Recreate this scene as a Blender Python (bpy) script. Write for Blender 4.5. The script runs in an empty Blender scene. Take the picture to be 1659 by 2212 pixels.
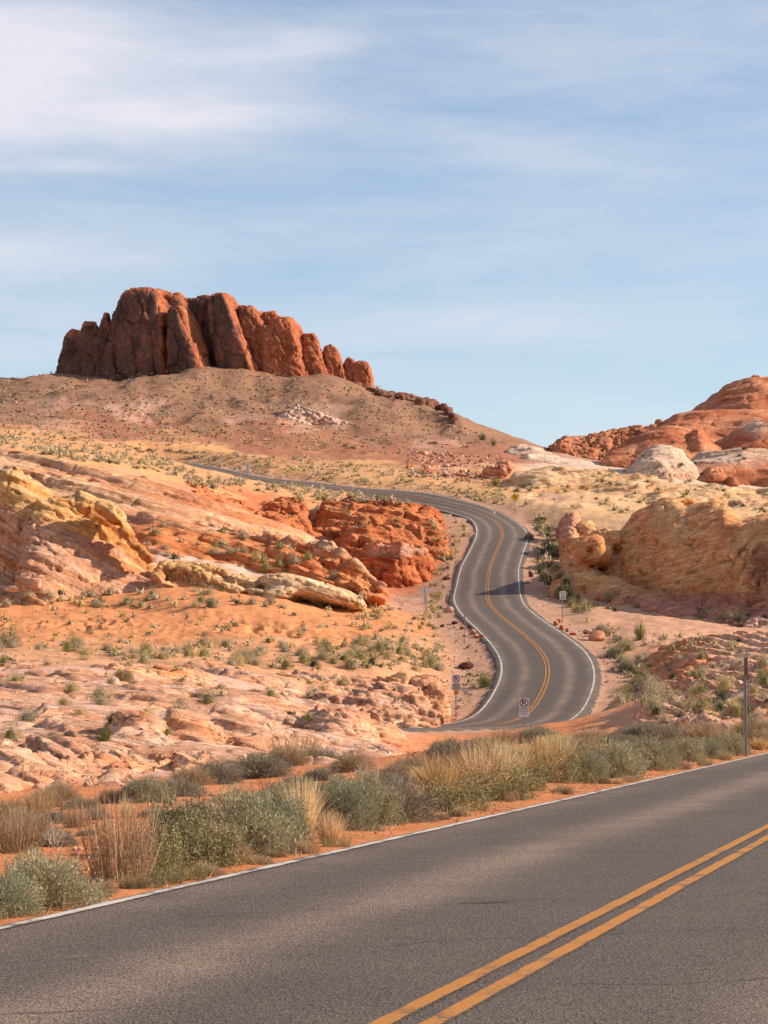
import bpy, math, numpy as np
from mathutils import Matrix, Vector

# ------------------------------------------------------------------ camera, sky, sun, exposure
SC = bpy.context.scene
COL = SC.collection
FPX, CX, HZ, EYE = 5500.0, 829.5, 1500.0, 1.45     # focal length and horizon of a 1659 x 2212 picture
IMW, IMH = 1659.0, 2212.0
cam_d = bpy.data.cameras.new('camera')
cam_d.sensor_fit = 'VERTICAL'; cam_d.sensor_height = 36.0
cam_d.lens = FPX / IMH * 36.0
cam_d.shift_y = (HZ - IMH / 2) / IMH
cam_d.clip_start = 0.5; cam_d.clip_end = 20000
cam = bpy.data.objects.new('camera', cam_d); COL.objects.link(cam)
cam.location = (0, 0, EYE); cam.rotation_euler = (math.radians(90), 0, 0)
SC.camera = cam
SC.view_settings.view_transform = 'Standard'
SC.view_settings.look = 'None'
SC.view_settings.gamma = 1.0
SC.view_settings.use_curve_mapping = False
SC.view_settings.exposure = 0.55
try:
    SC.cycles.use_denoising = True
    SC.cycles.max_bounces = 6
    SC.cycles.diffuse_bounces = 3
    SC.cycles.transparent_max_bounces = 6
except Exception:
    pass
SUN_AZ, SUN_EL = math.radians(87), math.radians(29)   # clockwise from the view direction (+Y)
world = bpy.data.worlds.new('World'); SC.world = world; world.use_nodes = True
def build_world():
    nt = world.node_tree; nt.nodes.clear(); N = nt.nodes.new; L = nt.links.new
    out = N('ShaderNodeOutputWorld'); bg = N('ShaderNodeBackground'); L(bg.outputs[0], out.inputs[0])
    sky = N('ShaderNodeTexSky'); sky.sky_type = 'NISHITA'; sky.sun_disc = False
    sky.sun_elevation = SUN_EL; sky.sun_rotation = SUN_AZ
    sky.altitude = 600; sky.air_density = 1.0; sky.dust_density = 0.6; sky.ozone_density = 1.0
    bg.inputs[1].default_value = 0.105
    # thin cirrus: streaks in the direction space of the sky
    tc = N('ShaderNodeTexCoord')
    sep = N('ShaderNodeSeparateXYZ'); L(tc.outputs['Generated'], sep.inputs[0])
    def M(op, a, b=None, c=None):
        m = N('ShaderNodeMath'); m.operation = op
        for i, v in enumerate((a, b, c)):
            if v is None: continue
            if isinstance(v, (int, float)): m.inputs[i].default_value = v
            else: L(v, m.inputs[i])
        return m.outputs[0]
    zz = M('MAXIMUM', sep.outputs['Z'], 0.0)
    az = M('ARCTAN2', sep.outputs['X'], sep.outputs['Y'])
    comb = N('ShaderNodeCombineXYZ')
    L(az, comb.inputs[0]); L(M('MULTIPLY', zz, 1.0), comb.inputs[1])
    def noise(scale_x, scale_y, rot, detail, off, dist=0.0, rough=0.55):
        mp = N('ShaderNodeMapping'); mp.inputs['Rotation'].default_value = (0, 0, rot)
        mp.inputs['Location'].default_value = (off, off * 1.7, off * .3); mp.inputs['Scale'].default_value = (scale_x, scale_y, 1)
        L(comb.outputs[0], mp.inputs[0])
        n = N('ShaderNodeTexNoise'); n.inputs['Scale'].default_value = 1; n.inputs['Detail'].default_value = detail
        n.inputs['Roughness'].default_value = rough; n.inputs['Distortion'].default_value = dist
        L(mp.outputs[0], n.inputs['Vector']); return n.outputs['Fac']
    n1 = noise(6, 24, 0.10, 6, 3.1, .5); n2 = noise(16, 110, -0.12, 5, 7.7, .3); n3 = noise(60, 300, .1, 4, 1.3)
    base = M('MULTIPLY_ADD', n2, .45, M('MULTIPLY', n1, .75))
    base = M('MULTIPLY_ADD', n3, .16, M('SUBTRACT', base, .02))
    # the clouds that stand in the sky, each one an ellipse (azimuth, z, half sizes, tilt, weight), frayed by the noise
    warp = M('MULTIPLY_ADD', n1, 2.0, -1.0)
    def bank(a0, z0, ra, rz, tilt, wgt):
        da = M('SUBTRACT', az, a0); dz = M('SUBTRACT', sep.outputs['Z'], z0)
        dz2 = M('MULTIPLY_ADD', da, -tilt, dz)
        u = M('DIVIDE', da, ra); v = M('DIVIDE', M('MULTIPLY_ADD', warp, rz * .5, dz2), rz)
        r = M('ADD', M('MULTIPLY', u, u), M('MULTIPLY', v, v))
        return M('MULTIPLY', M('POWER', 2.718, M('MULTIPLY', r, -1.0)), wgt)
    def D(px, py): return math.atan((px - CX) / FPX), ((HZ - py) / FPX) / math.hypot(1, (HZ - py) / FPX)
    tot = None
    for px, py, rx, ry, tilt, w in [(60, 110, 380, 130, .0, .46), (330, 255, 360, 45, .05, .40), (640, 100, 300, 45, .12, .30),
                                    (1150, 330, 320, 45, -.15, .26), (1300, 120, 450, 90, .03, .16), (90, 370, 200, 18, .03, .26),
                                    (60, 560, 420, 60, .05, .26), (1100, 700, 520, 45, .05, .24), (120, 730, 260, 80, 0, .22), (-500, 200, 400, 150, .0, .5), (2300, 250, 400, 90, .05, .3)]:
        a0, z0 = D(px, py)
        b = bank(a0, z0, rx / FPX, ry / FPX, tilt, w)
        tot = b if tot is None else M('ADD', tot, b)
    dens = M('MULTIPLY', tot, M('MULTIPLY_ADD', base, 1.35, .30))
    wisps = M('MULTIPLY', M('MAXIMUM', M('SUBTRACT', base, .42), 0.0), .85)
    fac = M('MINIMUM', M('ADD', dens, wisps), .93)
    mix = N('ShaderNodeMix'); mix.data_type = 'RGBA'
    L(fac, mix.inputs[0])
    tint = N('ShaderNodeMix'); tint.data_type = 'RGBA'; tint.blend_type = 'MULTIPLY'; tint.inputs[0].default_value = 1
    L(sky.outputs[0], tint.inputs[6]); tint.inputs[7].default_value = SKY_TINT
    L(tint.outputs[2], mix.inputs[6]); mix.inputs[7].default_value = CLOUD_COL
    L(mix.outputs[2], bg.inputs[0])
SKY_TINT = (1.0, 1.0, 1.0, 1)
CLOUD_COL = (5.5, 5.4, 5.85, 1)
build_world()
sun_d = bpy.data.lights.new('sun', 'SUN'); sun_d.energy = 4.5; sun_d.angle = math.radians(0.55); sun_d.color = (1.0, .90, .76)
sun = bpy.data.objects.new('sun', sun_d); COL.objects.link(sun)
sd = Vector((math.sin(SUN_AZ) * math.cos(SUN_EL), math.cos(SUN_AZ) * math.cos(SUN_EL), math.sin(SUN_EL)))
sun.rotation_euler = sd.to_track_quat('Z', 'Y').to_euler()

# ------------------------------------------------------------------ numeric helpers
rng = np.random.default_rng(7)
f4 = np.float32
def W(px, py, Y):
    "a point that is seen at (px, py) of the picture when it stands Y metres out"
    px, py, Y = np.broadcast_arrays(np.asarray(px, float), np.asarray(py, float), np.asarray(Y, float))
    return np.stack([(px - CX) * Y / FPX, Y, EYE + (HZ - py) * Y / FPX], -1)
def PX(V): return CX + V[..., 0] / V[..., 1] * FPX
def PY(V): return HZ - (V[..., 2] - EYE) / V[..., 1] * FPX
def lin(r, g, b, k=1.0):
    c = np.array([r, g, b], float) / 255
    return (np.where(c < .04045, c / 12.92, ((c + .055) / 1.055) ** 2.4) * k)
def sstep(a, b, x):
    t = np.clip((x - a) / (b - a), 0, 1); return t * t * (3 - 2 * t)
_perm = np.random.default_rng(1).permutation(256).astype(np.int32); _perm = np.concatenate([_perm, _perm, _perm])
_g = np.array([[1,1,0],[-1,1,0],[1,-1,0],[-1,-1,0],[1,0,1],[-1,0,1],[1,0,-1],[-1,0,-1],[0,1,1],[0,-1,1],[0,1,-1],[0,-1,-1],[1,1,0],[-1,1,0],[0,-1,1],[0,-1,-1]], f4)
def pn(x, y, z, seed=0):
    "gradient noise, about -1..1"
    x = np.asarray(x, f4) + f4(seed * 17.37); y = np.asarray(y, f4) + f4(seed * 5.71); z = np.asarray(z, f4) + f4(seed * 9.13)
    x, y, z = np.broadcast_arrays(x, y, z)
    xi = np.floor(x).astype(np.int32); yi = np.floor(y).astype(np.int32); zi = np.floor(z).astype(np.int32)
    xf = x - xi; yf = y - yi; zf = z - zi
    xi &= 255; yi &= 255; zi &= 255
    fd = lambda t: t * t * t * (t * (t * 6 - 15) + 10)
    u, v, w = fd(xf), fd(yf), fd(zf)
    r = np.zeros_like(xf)
    for dx in (0, 1):
        wx = u if dx else 1 - u
        a = _perm[xi + dx]
        for dy in (0, 1):
            wy = v if dy else 1 - v
            b = _perm[a + yi + dy]
            for dz in (0, 1):
                wz = w if dz else 1 - w
                h = _perm[b + zi + dz] & 15
                g = _g[h]
                r += wx * wy * wz * (g[..., 0] * (xf - dx) + g[..., 1] * (yf - dy) + g[..., 2] * (zf - dz))
    return r
def fbm(x, y, z, o=3, seed=0, gain=.5):
    r = 0; a = 1.0; f = 1.0
    for i in range(o):
        r = r + a * pn(x * f, y * f, z * f, seed + i); a *= gain; f *= 2.03
    return r
def worley(x, y, z, seed=0):
    "F1, F2 and the id of the nearest cell"
    xi = np.floor(x).astype(np.int32); yi = np.floor(y).astype(np.int32); zi = np.floor(z).astype(np.int32)
    f1 = np.full(x.shape, 9., f4); f2 = f1.copy(); cid = np.zeros(x.shape, np.int32)
    for dx in (-1, 0, 1):
        for dy in (-1, 0, 1):
            for dz in (-1, 0, 1):
                cx, cy, cz = xi + dx, yi + dy, zi + dz
                h = _perm[_perm[_perm[(cx + seed * 31) & 255] + (cy & 255)] + (cz & 255)]
                jx = _perm[h] / 255.; jy = _perm[h + 57] / 255.; jz = _perm[h + 131] / 255.
                d = ((cx + jx - x) ** 2 + (cy + jy - y) ** 2 + (cz + jz - z) ** 2).astype(f4)
                nb = d < f1
                f2 = np.where(nb, f1, np.minimum(f2, d)); cid = np.where(nb, h, cid); f1 = np.where(nb, d, f1)
    return np.sqrt(f1), np.sqrt(f2), cid
def surface_nets(phi, org, h):
    ins = phi < 0
    c = np.zeros(np.array(phi.shape) - 1, np.uint8)
    for dx in (0, 1):
        for dy in (0, 1):
            for dz in (0, 1):
                c += ins[dx:phi.shape[0]-1+dx, dy:phi.shape[1]-1+dy, dz:phi.shape[2]-1+dz]
    act = (c > 0) & (c < 8)
    ii = np.argwhere(act); idx = np.full(act.shape, -1, np.int32); idx[act] = np.arange(len(ii))
    acc = np.zeros((len(ii), 3), f4); cnt = np.zeros(len(ii), f4)
    cor = [np.array(o) for o in ((0,0,0),(1,0,0),(0,1,0),(1,1,0),(0,0,1),(1,0,1),(0,1,1),(1,1,1))]
    val = [phi[ii[:,0]+o[0], ii[:,1]+o[1], ii[:,2]+o[2]] for o in cor]
    for a in range(8):
        for b in range(a + 1, 8):
            df = cor[b] - cor[a]
            if np.abs(df).sum() != 1: continue
            m = (val[a] < 0) != (val[b] < 0)
            t = np.where(m, val[a] / np.where(m, val[a] - val[b], 1), 0)
            acc += np.where(m[:, None], cor[a] + t[:, None] * df, 0); cnt += m
    V = (ii + acc / cnt[:, None]) * h + org
    faces = []
    for ax in range(3):
        sl0 = [slice(1, -1)] * 3; sl1 = [slice(1, -1)] * 3
        sl0[ax] = slice(0, -1); sl1[ax] = slice(1, None)
        e = ins[tuple(sl0)] != ins[tuple(sl1)]
        p = np.argwhere(e); off = np.ones(3, int); off[ax] = 0; p = p + off
        b, d = [(1, 2), (2, 0), (0, 1)][ax]
        eb = np.zeros(3, int); eb[b] = 1; ed = np.zeros(3, int); ed[d] = 1
        g = lambda q: idx[q[:,0], q[:,1], q[:,2]]
        q = np.stack([g(p - eb - ed), g(p - ed), g(p), g(p - eb)], 1)
        fl = ins[p[:,0], p[:,1], p[:,2]]
        q = np.where(fl[:, None], q, q[:, ::-1])
        faces.append(q[(q >= 0).all(1)])
    return V.astype(f4), np.concatenate(faces)
def vnormals(V, F):
    n = np.cross(V[F[:,2]] - V[F[:,0]], V[F[:,3]] - V[F[:,1]])
    N = np.zeros_like(V)
    for k in range(4):
        for a in range(3): N[:, a] += np.bincount(F[:, k], n[:, a], len(V))
    return N / np.maximum(np.linalg.norm(N, axis=1, keepdims=True), 1e-9)
def smooth(V, F, it=1, lam=.5):
    e = np.concatenate([F[:, [0,1]], F[:, [1,2]], F[:, [2,3]], F[:, [3,0]]])
    deg = np.bincount(e[:,0], minlength=len(V)) + np.bincount(e[:,1], minlength=len(V))
    for _ in range(it):
        S = np.stack([np.bincount(e[:,0], V[e[:,1], a], len(V)) + np.bincount(e[:,1], V[e[:,0], a], len(V)) for a in range(3)], 1)
        V = V + lam * (S / np.maximum(deg, 1)[:, None] - V)
    return V.astype(f4)
def mesh_np(name, V, F, mat, col=None, bed=None, smooth_sh=True, uvw=None):
    "a mesh datablock from arrays of vertices and of quads or triangles"
    me = bpy.data.meshes.new(name); k = F.shape[1]
    me.vertices.add(len(V)); me.vertices.foreach_set('co', np.ascontiguousarray(V, f4).ravel())
    me.loops.add(F.size); me.loops.foreach_set('vertex_index', np.ascontiguousarray(F, np.int32).ravel())
    me.polygons.add(len(F)); me.polygons.foreach_set('loop_start', np.arange(0, F.size, k, dtype=np.int32))
    if smooth_sh: me.polygons.foreach_set('use_smooth', np.ones(len(F), bool))
    if col is not None:
        at = me.color_attributes.new('Col', 'FLOAT_COLOR', 'POINT')
        c4 = np.ones((len(V), 4), f4); c4[:, :3] = col; at.data.foreach_set('color', c4.ravel())
    if bed is not None:
        at = me.attributes.new('bed', 'FLOAT', 'POINT'); at.data.foreach_set('value', np.ascontiguousarray(bed, f4))
    if uvw is not None:
        at = me.attributes.new('lane', 'FLOAT_VECTOR', 'POINT'); at.data.foreach_set('vector', np.ascontiguousarray(uvw, f4).ravel())
    me.update(calc_edges=True); me.validate(verbose=False)
    me.materials.append(mat)
    return me
def obj(name, me, parent=None, loc=None, **kw):
    o = bpy.data.objects.new(name, me); COL.objects.link(o)
    if parent is not None: o.parent = parent
    if loc is not None: o.location = loc
    for k, v in kw.items(): o[k] = v
    return o
def empty(name, loc=(0, 0, 0), rz=0, **kw):
    o = bpy.data.objects.new(name, None); o.empty_display_size = .2; COL.objects.link(o)
    o.location = loc; o.rotation_euler = (0, 0, rz)
    for k, v in kw.items(): o[k] = v
    return o

# ------------------------------------------------------------------ materials
def nodes(name):
    m = bpy.data.materials.new(name); m.use_nodes = True
    nt = m.node_tree; b = nt.nodes['Principled BSDF']
    return m, nt, b
def set_in(b, **k):
    for n, v in k.items():
        n = n.replace('_', ' ')
        if n in b.inputs: b.inputs[n].default_value = v
def mat_plain(name, col, rough=.6, metal=0.0, var=.15, scale=12.0):
    m, nt, b = nodes(name); set_in(b, Roughness=rough, Metallic=metal); b.inputs['Specular IOR Level'].default_value = .3
    n = nt.nodes.new('ShaderNodeTexNoise'); n.inputs['Scale'].default_value = scale; n.inputs['Detail'].default_value = 5
    tc = nt.nodes.new('ShaderNodeTexCoord'); nt.links.new(tc.outputs['Object'], n.inputs['Vector'])
    r = nt.nodes.new('ShaderNodeMapRange'); r.inputs[3].default_value = 1 - var; r.inputs[4].default_value = 1 + var
    nt.links.new(n.outputs['Fac'], r.inputs[0])
    x = nt.nodes.new('ShaderNodeMix'); x.data_type = 'RGBA'; x.blend_type = 'MULTIPLY'; x.inputs[0].default_value = 1
    x.inputs[6].default_value = (*col, 1); nt.links.new(r.outputs[0], x.inputs[7]); nt.links.new(x.outputs[2], b.inputs['Base Color'])
    return m
def mat_rock():
    m, nt, b = nodes('layered_sandstone'); set_in(b, Roughness=.9); b.inputs['Specular IOR Level'].default_value = .15
    N = nt.nodes.new; L = nt.links.new
    at = N('ShaderNodeAttribute'); at.attribute_name = 'Col'
    bd = N('ShaderNodeAttribute'); bd.attribute_name = 'bed'
    geo = N('ShaderNodeNewGeometry'); sp = N('ShaderNodeSeparateXYZ'); L(geo.outputs['Position'], sp.inputs[0])
    def lay(freq, lat, det):
        cb = N('ShaderNodeCombineXYZ')
        for i, (src, k) in enumerate(((bd.outputs['Fac'], freq), (sp.outputs[0], lat), (sp.outputs[1], lat))):
            mm = N('ShaderNodeMath'); mm.operation = 'MULTIPLY'; L(src, mm.inputs[0]); mm.inputs[1].default_value = k; L(mm.outputs[0], cb.inputs[i])
        n = N('ShaderNodeTexNoise'); n.inputs['Scale'].default_value = 1; n.inputs['Detail'].default_value = det; n.inputs['Roughness'].default_value = .65
        L(cb.outputs[0], n.inputs['Vector']); return n.outputs['Fac']
    l1 = lay(5.0, .35, 5); l2 = lay(16.0, .8, 3)
    n3 = N('ShaderNodeTexNoise'); n3.inputs['Scale'].default_value = 2.2; n3.inputs['Detail'].default_value = 9; n3.inputs['Roughness'].default_value = .7
    L(geo.outputs['Position'], n3.inputs['Vector'])
    def mr(src, a, c):
        r = N('ShaderNodeMapRange'); r.inputs[1].default_value = .3; r.inputs[2].default_value = .7; r.inputs[3].default_value = a; r.inputs[4].default_value = c
        L(src, r.inputs[0]); return r.outputs[0]
    def mul(a, c):
        x = N('ShaderNodeMix'); x.data_type = 'RGBA'; x.blend_type = 'MULTIPLY'; x.inputs[0].default_value = 1
        L(a, x.inputs[6]); L(c, x.inputs[7]); return x.outputs[2]
    c = mul(mul(at.outputs['Color'], mr(l1, .74, 1.20)), mr(n3.outputs['Fac'], .74, 1.24))
    c = mul(c, mr(l2, .88, 1.10))
    # thin dark partings between the beds
    ab = N('ShaderNodeMath'); ab.operation = 'SUBTRACT'; L(l1, ab.inputs[0]); ab.inputs[1].default_value = .5
    ab2 = N('ShaderNodeMath'); ab2.operation = 'ABSOLUTE'; L(ab.outputs[0], ab2.inputs[0])
    part = N('ShaderNodeMapRange'); part.inputs[1].default_value = .0; part.inputs[2].default_value = .028; part.inputs[3].default_value = .0; part.inputs[4].default_value = 1; L(ab2.outputs[0], part.inputs[0])
    pc = N('ShaderNodeMapRange'); pc.inputs[3].default_value = .74; pc.inputs[4].default_value = 1; L(part.outputs[0], pc.inputs[0])
    c = mul(c, pc.outputs[0])
    L(c, b.inputs['Base Color'])
    add = N('ShaderNodeMath'); add.operation = 'MULTIPLY_ADD'; L(l1, add.inputs[0]); add.inputs[1].default_value = .9; L(n3.outputs['Fac'], add.inputs[2])
    add2 = N('ShaderNodeMath'); add2.operation = 'MULTIPLY_ADD'; L(part.outputs[0], add2.inputs[0]); add2.inputs[1].default_value = .35; L(add.outputs[0], add2.inputs[2])
    bp = N('ShaderNodeBump'); bp.inputs['Strength'].default_value = .75; bp.inputs['Distance'].default_value = .16
    L(add2.outputs[0], bp.inputs['Height']); L(bp.outputs[0], b.inputs['Normal'])
    return m
def mat_ground():
    m, nt, b = nodes('desert_ground'); set_in(b, Roughness=.95); b.inputs['Specular IOR Level'].default_value = .1
    N = nt.nodes.new; L = nt.links.new
    at = N('ShaderNodeAttribute'); at.attribute_name = 'Col'
    geo = N('ShaderNodeNewGeometry')
    def nz(scale, det, rough=.65):
        n = N('ShaderNodeTexNoise'); n.inputs['Scale'].default_value = scale; n.inputs['Detail'].default_value = det; n.inputs['Roughness'].default_value = rough
        L(geo.outputs['Position'], n.inputs['Vector']); return n.outputs['Fac']
    n1 = nz(.9, 10, .72); n2 = nz(9, 6, .7)
    vo = N('ShaderNodeTexVoronoi'); vo.inputs['Scale'].default_value = 3.2; L(geo.outputs['Position'], vo.inputs['Vector'])
    def mr(src, a, c, lo=.3, hi=.7):
        r = N('ShaderNodeMapRange'); r.inputs[1].default_value = lo; r.inputs[2].default_value = hi; r.inputs[3].default_value = a; r.inputs[4].default_value = c
        L(src, r.inputs[0]); return r.outputs[0]
    def mul(a, c):
        x = N('ShaderNodeMix'); x.data_type = 'RGBA'; x.blend_type = 'MULTIPLY'; x.inputs[0].default_value = 1
        L(a, x.inputs[6]); L(c, x.inputs[7]); return x.outputs[2]
    c = mul(mul(at.outputs['Color'], mr(n1, .74, 1.24)), mr(n2, .85, 1.15))
    L(c, b.inputs['Base Color'])
    s = N('ShaderNodeMath'); s.operation = 'MULTIPLY_ADD'; L(n2, s.inputs[0]); s.inputs[1].default_value = .25; L(n1, s.inputs[2])
    bp = N('ShaderNodeBump'); bp.inputs['Strength'].default_value = .7; bp.inputs['Distance'].default_value = .12
    L(s.outputs[0], bp.inputs['Height']); L(bp.outputs[0], b.inputs['Normal'])
    return m
def mat_asphalt():
    m, nt, b = nodes('chip_seal_asphalt'); set_in(b, Roughness=.85); b.inputs['Specular IOR Level'].default_value = .25
    N = nt.nodes.new; L = nt.links.new
    at = N('ShaderNodeAttribute'); at.attribute_name = 'lane'
    sp = N('ShaderNodeSeparateXYZ'); L(at.outputs['Vector'], sp.inputs[0])
    geo = N('ShaderNodeNewGeometry')
    def nz(scale, det, rough=.6, vec=None):
        n = N('ShaderNodeTexNoise'); n.inputs['Scale'].default_value = scale; n.inputs['Detail'].default_value = det; n.inputs['Roughness'].default_value = rough
        L(vec or geo.outputs['Position'], n.inputs['Vector']); return n.outputs['Fac']
    def M(op, a, c=None, d=None):
        x = N('ShaderNodeMath'); x.operation = op
        for i, v in enumerate((a, c, d)):
            if v is None: continue
            if isinstance(v, (int, float)): x.inputs[i].default_value = v
            else: L(v, x.inputs[i])
        return x.outputs[0]
    def mr(src, a, c, lo=.3, hi=.7):
        r = N('ShaderNodeMapRange'); r.inputs[1].default_value = lo; r.inputs[2].default_value = hi; r.inputs[3].default_value = a; r.inputs[4].default_value = c
        L(src, r.inputs[0]); return r.outputs[0]
    # wear between and beside the wheel paths: paler, dustier bands along each lane
    wob = M('MULTIPLY_ADD', nz(.12, 3), .9, -.45)
    au = M('ABSOLUTE', M('ADD', sp.outputs[0], wob))
    def band(c, w): return M('POWER', 2.718, M('MULTIPLY', M('POWER', M('DIVIDE', M('SUBTRACT', au, c), w), 2.0), -1.0))
    wear = M('ADD', band(1.75, .38), M('MULTIPLY', band(3.45, .35), .8))
    wear = M('MULTIPLY', wear, mr(nz(.35, 4), .55, 1.1))
    base = N('ShaderNodeMix'); base.data_type = 'RGBA'
    base.inputs[6].default_value = (*lin(106, 91, 81, .80), 1); base.inputs[7].default_value = (*lin(147, 122, 104, .80), 1)
    L(M('MINIMUM', wear, 1.0), base.inputs[0])
    vo = N('ShaderNodeTexVoronoi'); vo.inputs['Scale'].default_value = 75; L(geo.outputs['Position'], vo.inputs['Vector'])
    sc = N('ShaderNodeSeparateColor'); L(vo.outputs['Color'], sc.inputs[0])
    stone = M('MULTIPLY', mr(sc.outputs[0], .50, 1.55, 0, 1), mr(nz(40, 3, .8), .7, 1.3))
    patch = mr(nz(.7, 6), .89, 1.11)
    def mul(a, c):
        x = N('ShaderNodeMix'); x.data_type = 'RGBA'; x.blend_type = 'MULTIPLY'; x.inputs[0].default_value = 1
        L(a, x.inputs[6]); L(c, x.inputs[7]); return x.outputs[2]
    c = mul(mul(base.outputs[2], stone), patch)
    # thin sealed cracks across the road
    mp = N('ShaderNodeMapping'); mp.inputs['Scale'].default_value = (.05, .23, 1); L(at.outputs['Vector'], mp.inputs[0])
    wv = N('ShaderNodeTexNoise'); wv.inputs['Scale'].default_value = 1.4; wv.inputs['Detail'].default_value = 2; L(at.outputs['Vector'], wv.inputs['Vector'])
    yy = M('MULTIPLY_ADD', wv.outputs['Fac'], .9, M('MULTIPLY_ADD', sp.outputs[0], -.45, sp.outputs[1]))
    fr = M('ABSOLUTE', M('SUBTRACT', M('FRACT', M('DIVIDE', yy, 2.9)), .5))
    crack = mr(fr, .35, 1.0, .0, .009)
    keep = mr(nz(.45, 2), 0, 1, .47, .53)
    crk = M('MAXIMUM', crack, M('SUBTRACT', 1.0, keep))
    c = mul(c, crk)
    L(c, b.inputs['Base Color'])
    bp = N('ShaderNodeBump'); bp.inputs['Strength'].default_value = .6; bp.inputs['Distance'].default_value = .012
    L(M('ADD', vo.outputs['Distance'], M('MULTIPLY', nz(120, 2), .5)), bp.inputs['Height']); L(bp.outputs[0], b.inputs['Normal'])
    return m
def mat_paint(name, col, keep_lo=.36):
    m, nt, b = nodes(name); set_in(b, Roughness=.8); b.inputs['Specular IOR Level'].default_value = .25
    N = nt.nodes.new; L = nt.links.new
    at = N('ShaderNodeAttribute'); at.attribute_name = 'lane'; sp = N('ShaderNodeSeparateXYZ'); L(at.outputs['Vector'], sp.inputs[0])
    geo = N('ShaderNodeNewGeometry')
    n = N('ShaderNodeTexNoise'); n.inputs['Scale'].default_value = 26; n.inputs['Detail'].default_value = 6; n.inputs['Roughness'].default_value = .8
    L(geo.outputs['Position'], n.inputs['Vector'])
    n2 = N('ShaderNodeTexNoise'); n2.inputs['Scale'].default_value = 2.4; n2.inputs['Detail'].default_value = 7; L(geo.outputs['Position'], n2.inputs['Vector'])
    # z of 'lane' runs 0..1..0 across the stripe, so the rims wear first
    s = N('ShaderNodeMath'); s.operation = 'MULTIPLY_ADD'; L(sp.outputs[2], s.inputs[0]); s.inputs[1].default_value = .42; L(n.outputs['Fac'], s.inputs[2])
    s2 = N('ShaderNodeMath'); s2.operation = 'MULTIPLY_ADD'; L(n2.outputs['Fac'], s2.inputs[0]); s2.inputs[1].default_value = 1.0; L(s.outputs[0], s2.inputs[2])
    r = N('ShaderNodeMapRange'); r.inputs[1].default_value = keep_lo + .46; r.inputs[2].default_value = keep_lo + .66; L(s2.outputs[0], r.inputs[0])
    x = N('ShaderNodeMix'); x.data_type = 'RGBA'; x.inputs[6].default_value = (*lin(104, 86, 78, .8), 1); x.inputs[7].default_value = (*col, 1)
    L(r.outputs[0], x.inputs[0])
    y = N('ShaderNodeMix'); y.data_type = 'RGBA'; y.blend_type = 'MULTIPLY'; y.inputs[0].default_value = 1
    v = N('ShaderNodeMapRange'); v.inputs[3].default_value = .75; v.inputs[4].default_value = 1.2; L(n.outputs['Fac'], v.inputs[0])
    L(x.outputs[2], y.inputs[6]); L(v.outputs[0], y.inputs[7]); L(y.outputs[2], b.inputs['Base Color'])
    bp = N('ShaderNodeBump'); bp.inputs['Strength'].default_value = .4; bp.inputs['Distance'].default_value = .008
    L(n.outputs['Fac'], bp.inputs['Height']); L(bp.outputs[0], b.inputs['Normal'])
    return m
def mat_leaf(name='plant_matter'):
    m, nt, b = nodes(name); set_in(b, Roughness=.8); b.inputs['Specular IOR Level'].default_value = .15
    N = nt.nodes.new; L = nt.links.new
    at = N('ShaderNodeAttribute'); at.attribute_name = 'Col'
    oi = N('ShaderNodeObjectInfo')
    r = N('ShaderNodeMapRange'); r.inputs[3].default_value = .82; r.inputs[4].default_value = 1.2; L(oi.outputs['Random'], r.inputs[0])
    x = N('ShaderNodeMix'); x.data_type = 'RGBA'; x.blend_type = 'MULTIPLY'; x.inputs[0].default_value = 1
    L(at.outputs['Color'], x.inputs[6]); L(r.outputs[0], x.inputs[7]); L(x.outputs[2], b.inputs['Base Color'])
    tr = N('ShaderNodeBsdfTranslucent'); L(x.outputs[2], tr.inputs[0])
    mx = N('ShaderNodeMixShader'); mx.inputs[0].default_value = .25
    L(b.outputs[0], mx.inputs[1]); L(tr.outputs[0], mx.inputs[2]); L(mx.outputs[0], nt.nodes['Material Output'].inputs[0])
    return m
ROCK, GROUND, ASPH, LEAF = mat_rock(), mat_ground(), mat_asphalt(), mat_leaf()
# ------------------------------------------------------------------ roads: where they run
_ry = np.array([1620, 1560, 1500, 1440, 1380, 1320, 1260, 1200, 1140, 1100, 1070.])
_rY = np.array([158, 173.9, 185.6, 198.2, 217.9, 253.4, 291.9, 328.8, 365.8, 391.9, 404.6])
def road_Y(py): return np.interp(-np.asarray(py, float), -_ry, _rY)
_RL = [(440,1065),(500,990),(550,900),(545,820),(480,735),(390,640),(360,580),(362,520),(385,440),(420,370),(452,300),(425,250),(370,225),(290,200)]
_RR = [(870,1065),(920,990),(942,900),(915,810),(835,735),(690,640),(632,580),(625,500),(627,440),(650,370),(663,310),(640,265),(560,220),(440,183)]
def catmull(P, n):
    P = np.asarray(P, float); Q = np.vstack([2*P[0]-P[1], P, 2*P[-1]-P[-2]])
    t = np.r_[0, np.cumsum(np.linalg.norm(np.diff(P, axis=0), axis=1))]
    s = np.linspace(0, t[-1], n); i = np.clip(np.searchsorted(t, s, 'right') - 1, 0, len(P) - 2)
    u = ((s - t[i]) / (t[i+1] - t[i]))[:, None]
    p0, p1, p2, p3 = Q[i], Q[i+1], Q[i+2], Q[i+3]
    return .5 * (2*p1 + (p2-p0)*u + (2*p0-5*p1+4*p2-p3)*u**2 + (3*p1-p0-3*p2+p3)*u**3)
def _w(lst):
    a = np.array([(796 + .52*x, 995 + .52*y) for x, y in lst]); return W(a[:,0], a[:,1], road_Y(a[:,1]))
_L3 = np.vstack([W([640, 770, 905, 985], [1592, 1585, 1578, 1568], [134, 144, 153, 164]), _w(_RL),
                 W([863, 780, 700, 620, 520, 450, 370], [1079, 1068, 1058, 1047.5, 1036.5, 1021, 1004], [404, 409, 413, 420, 429, 440, 452])])
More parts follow.
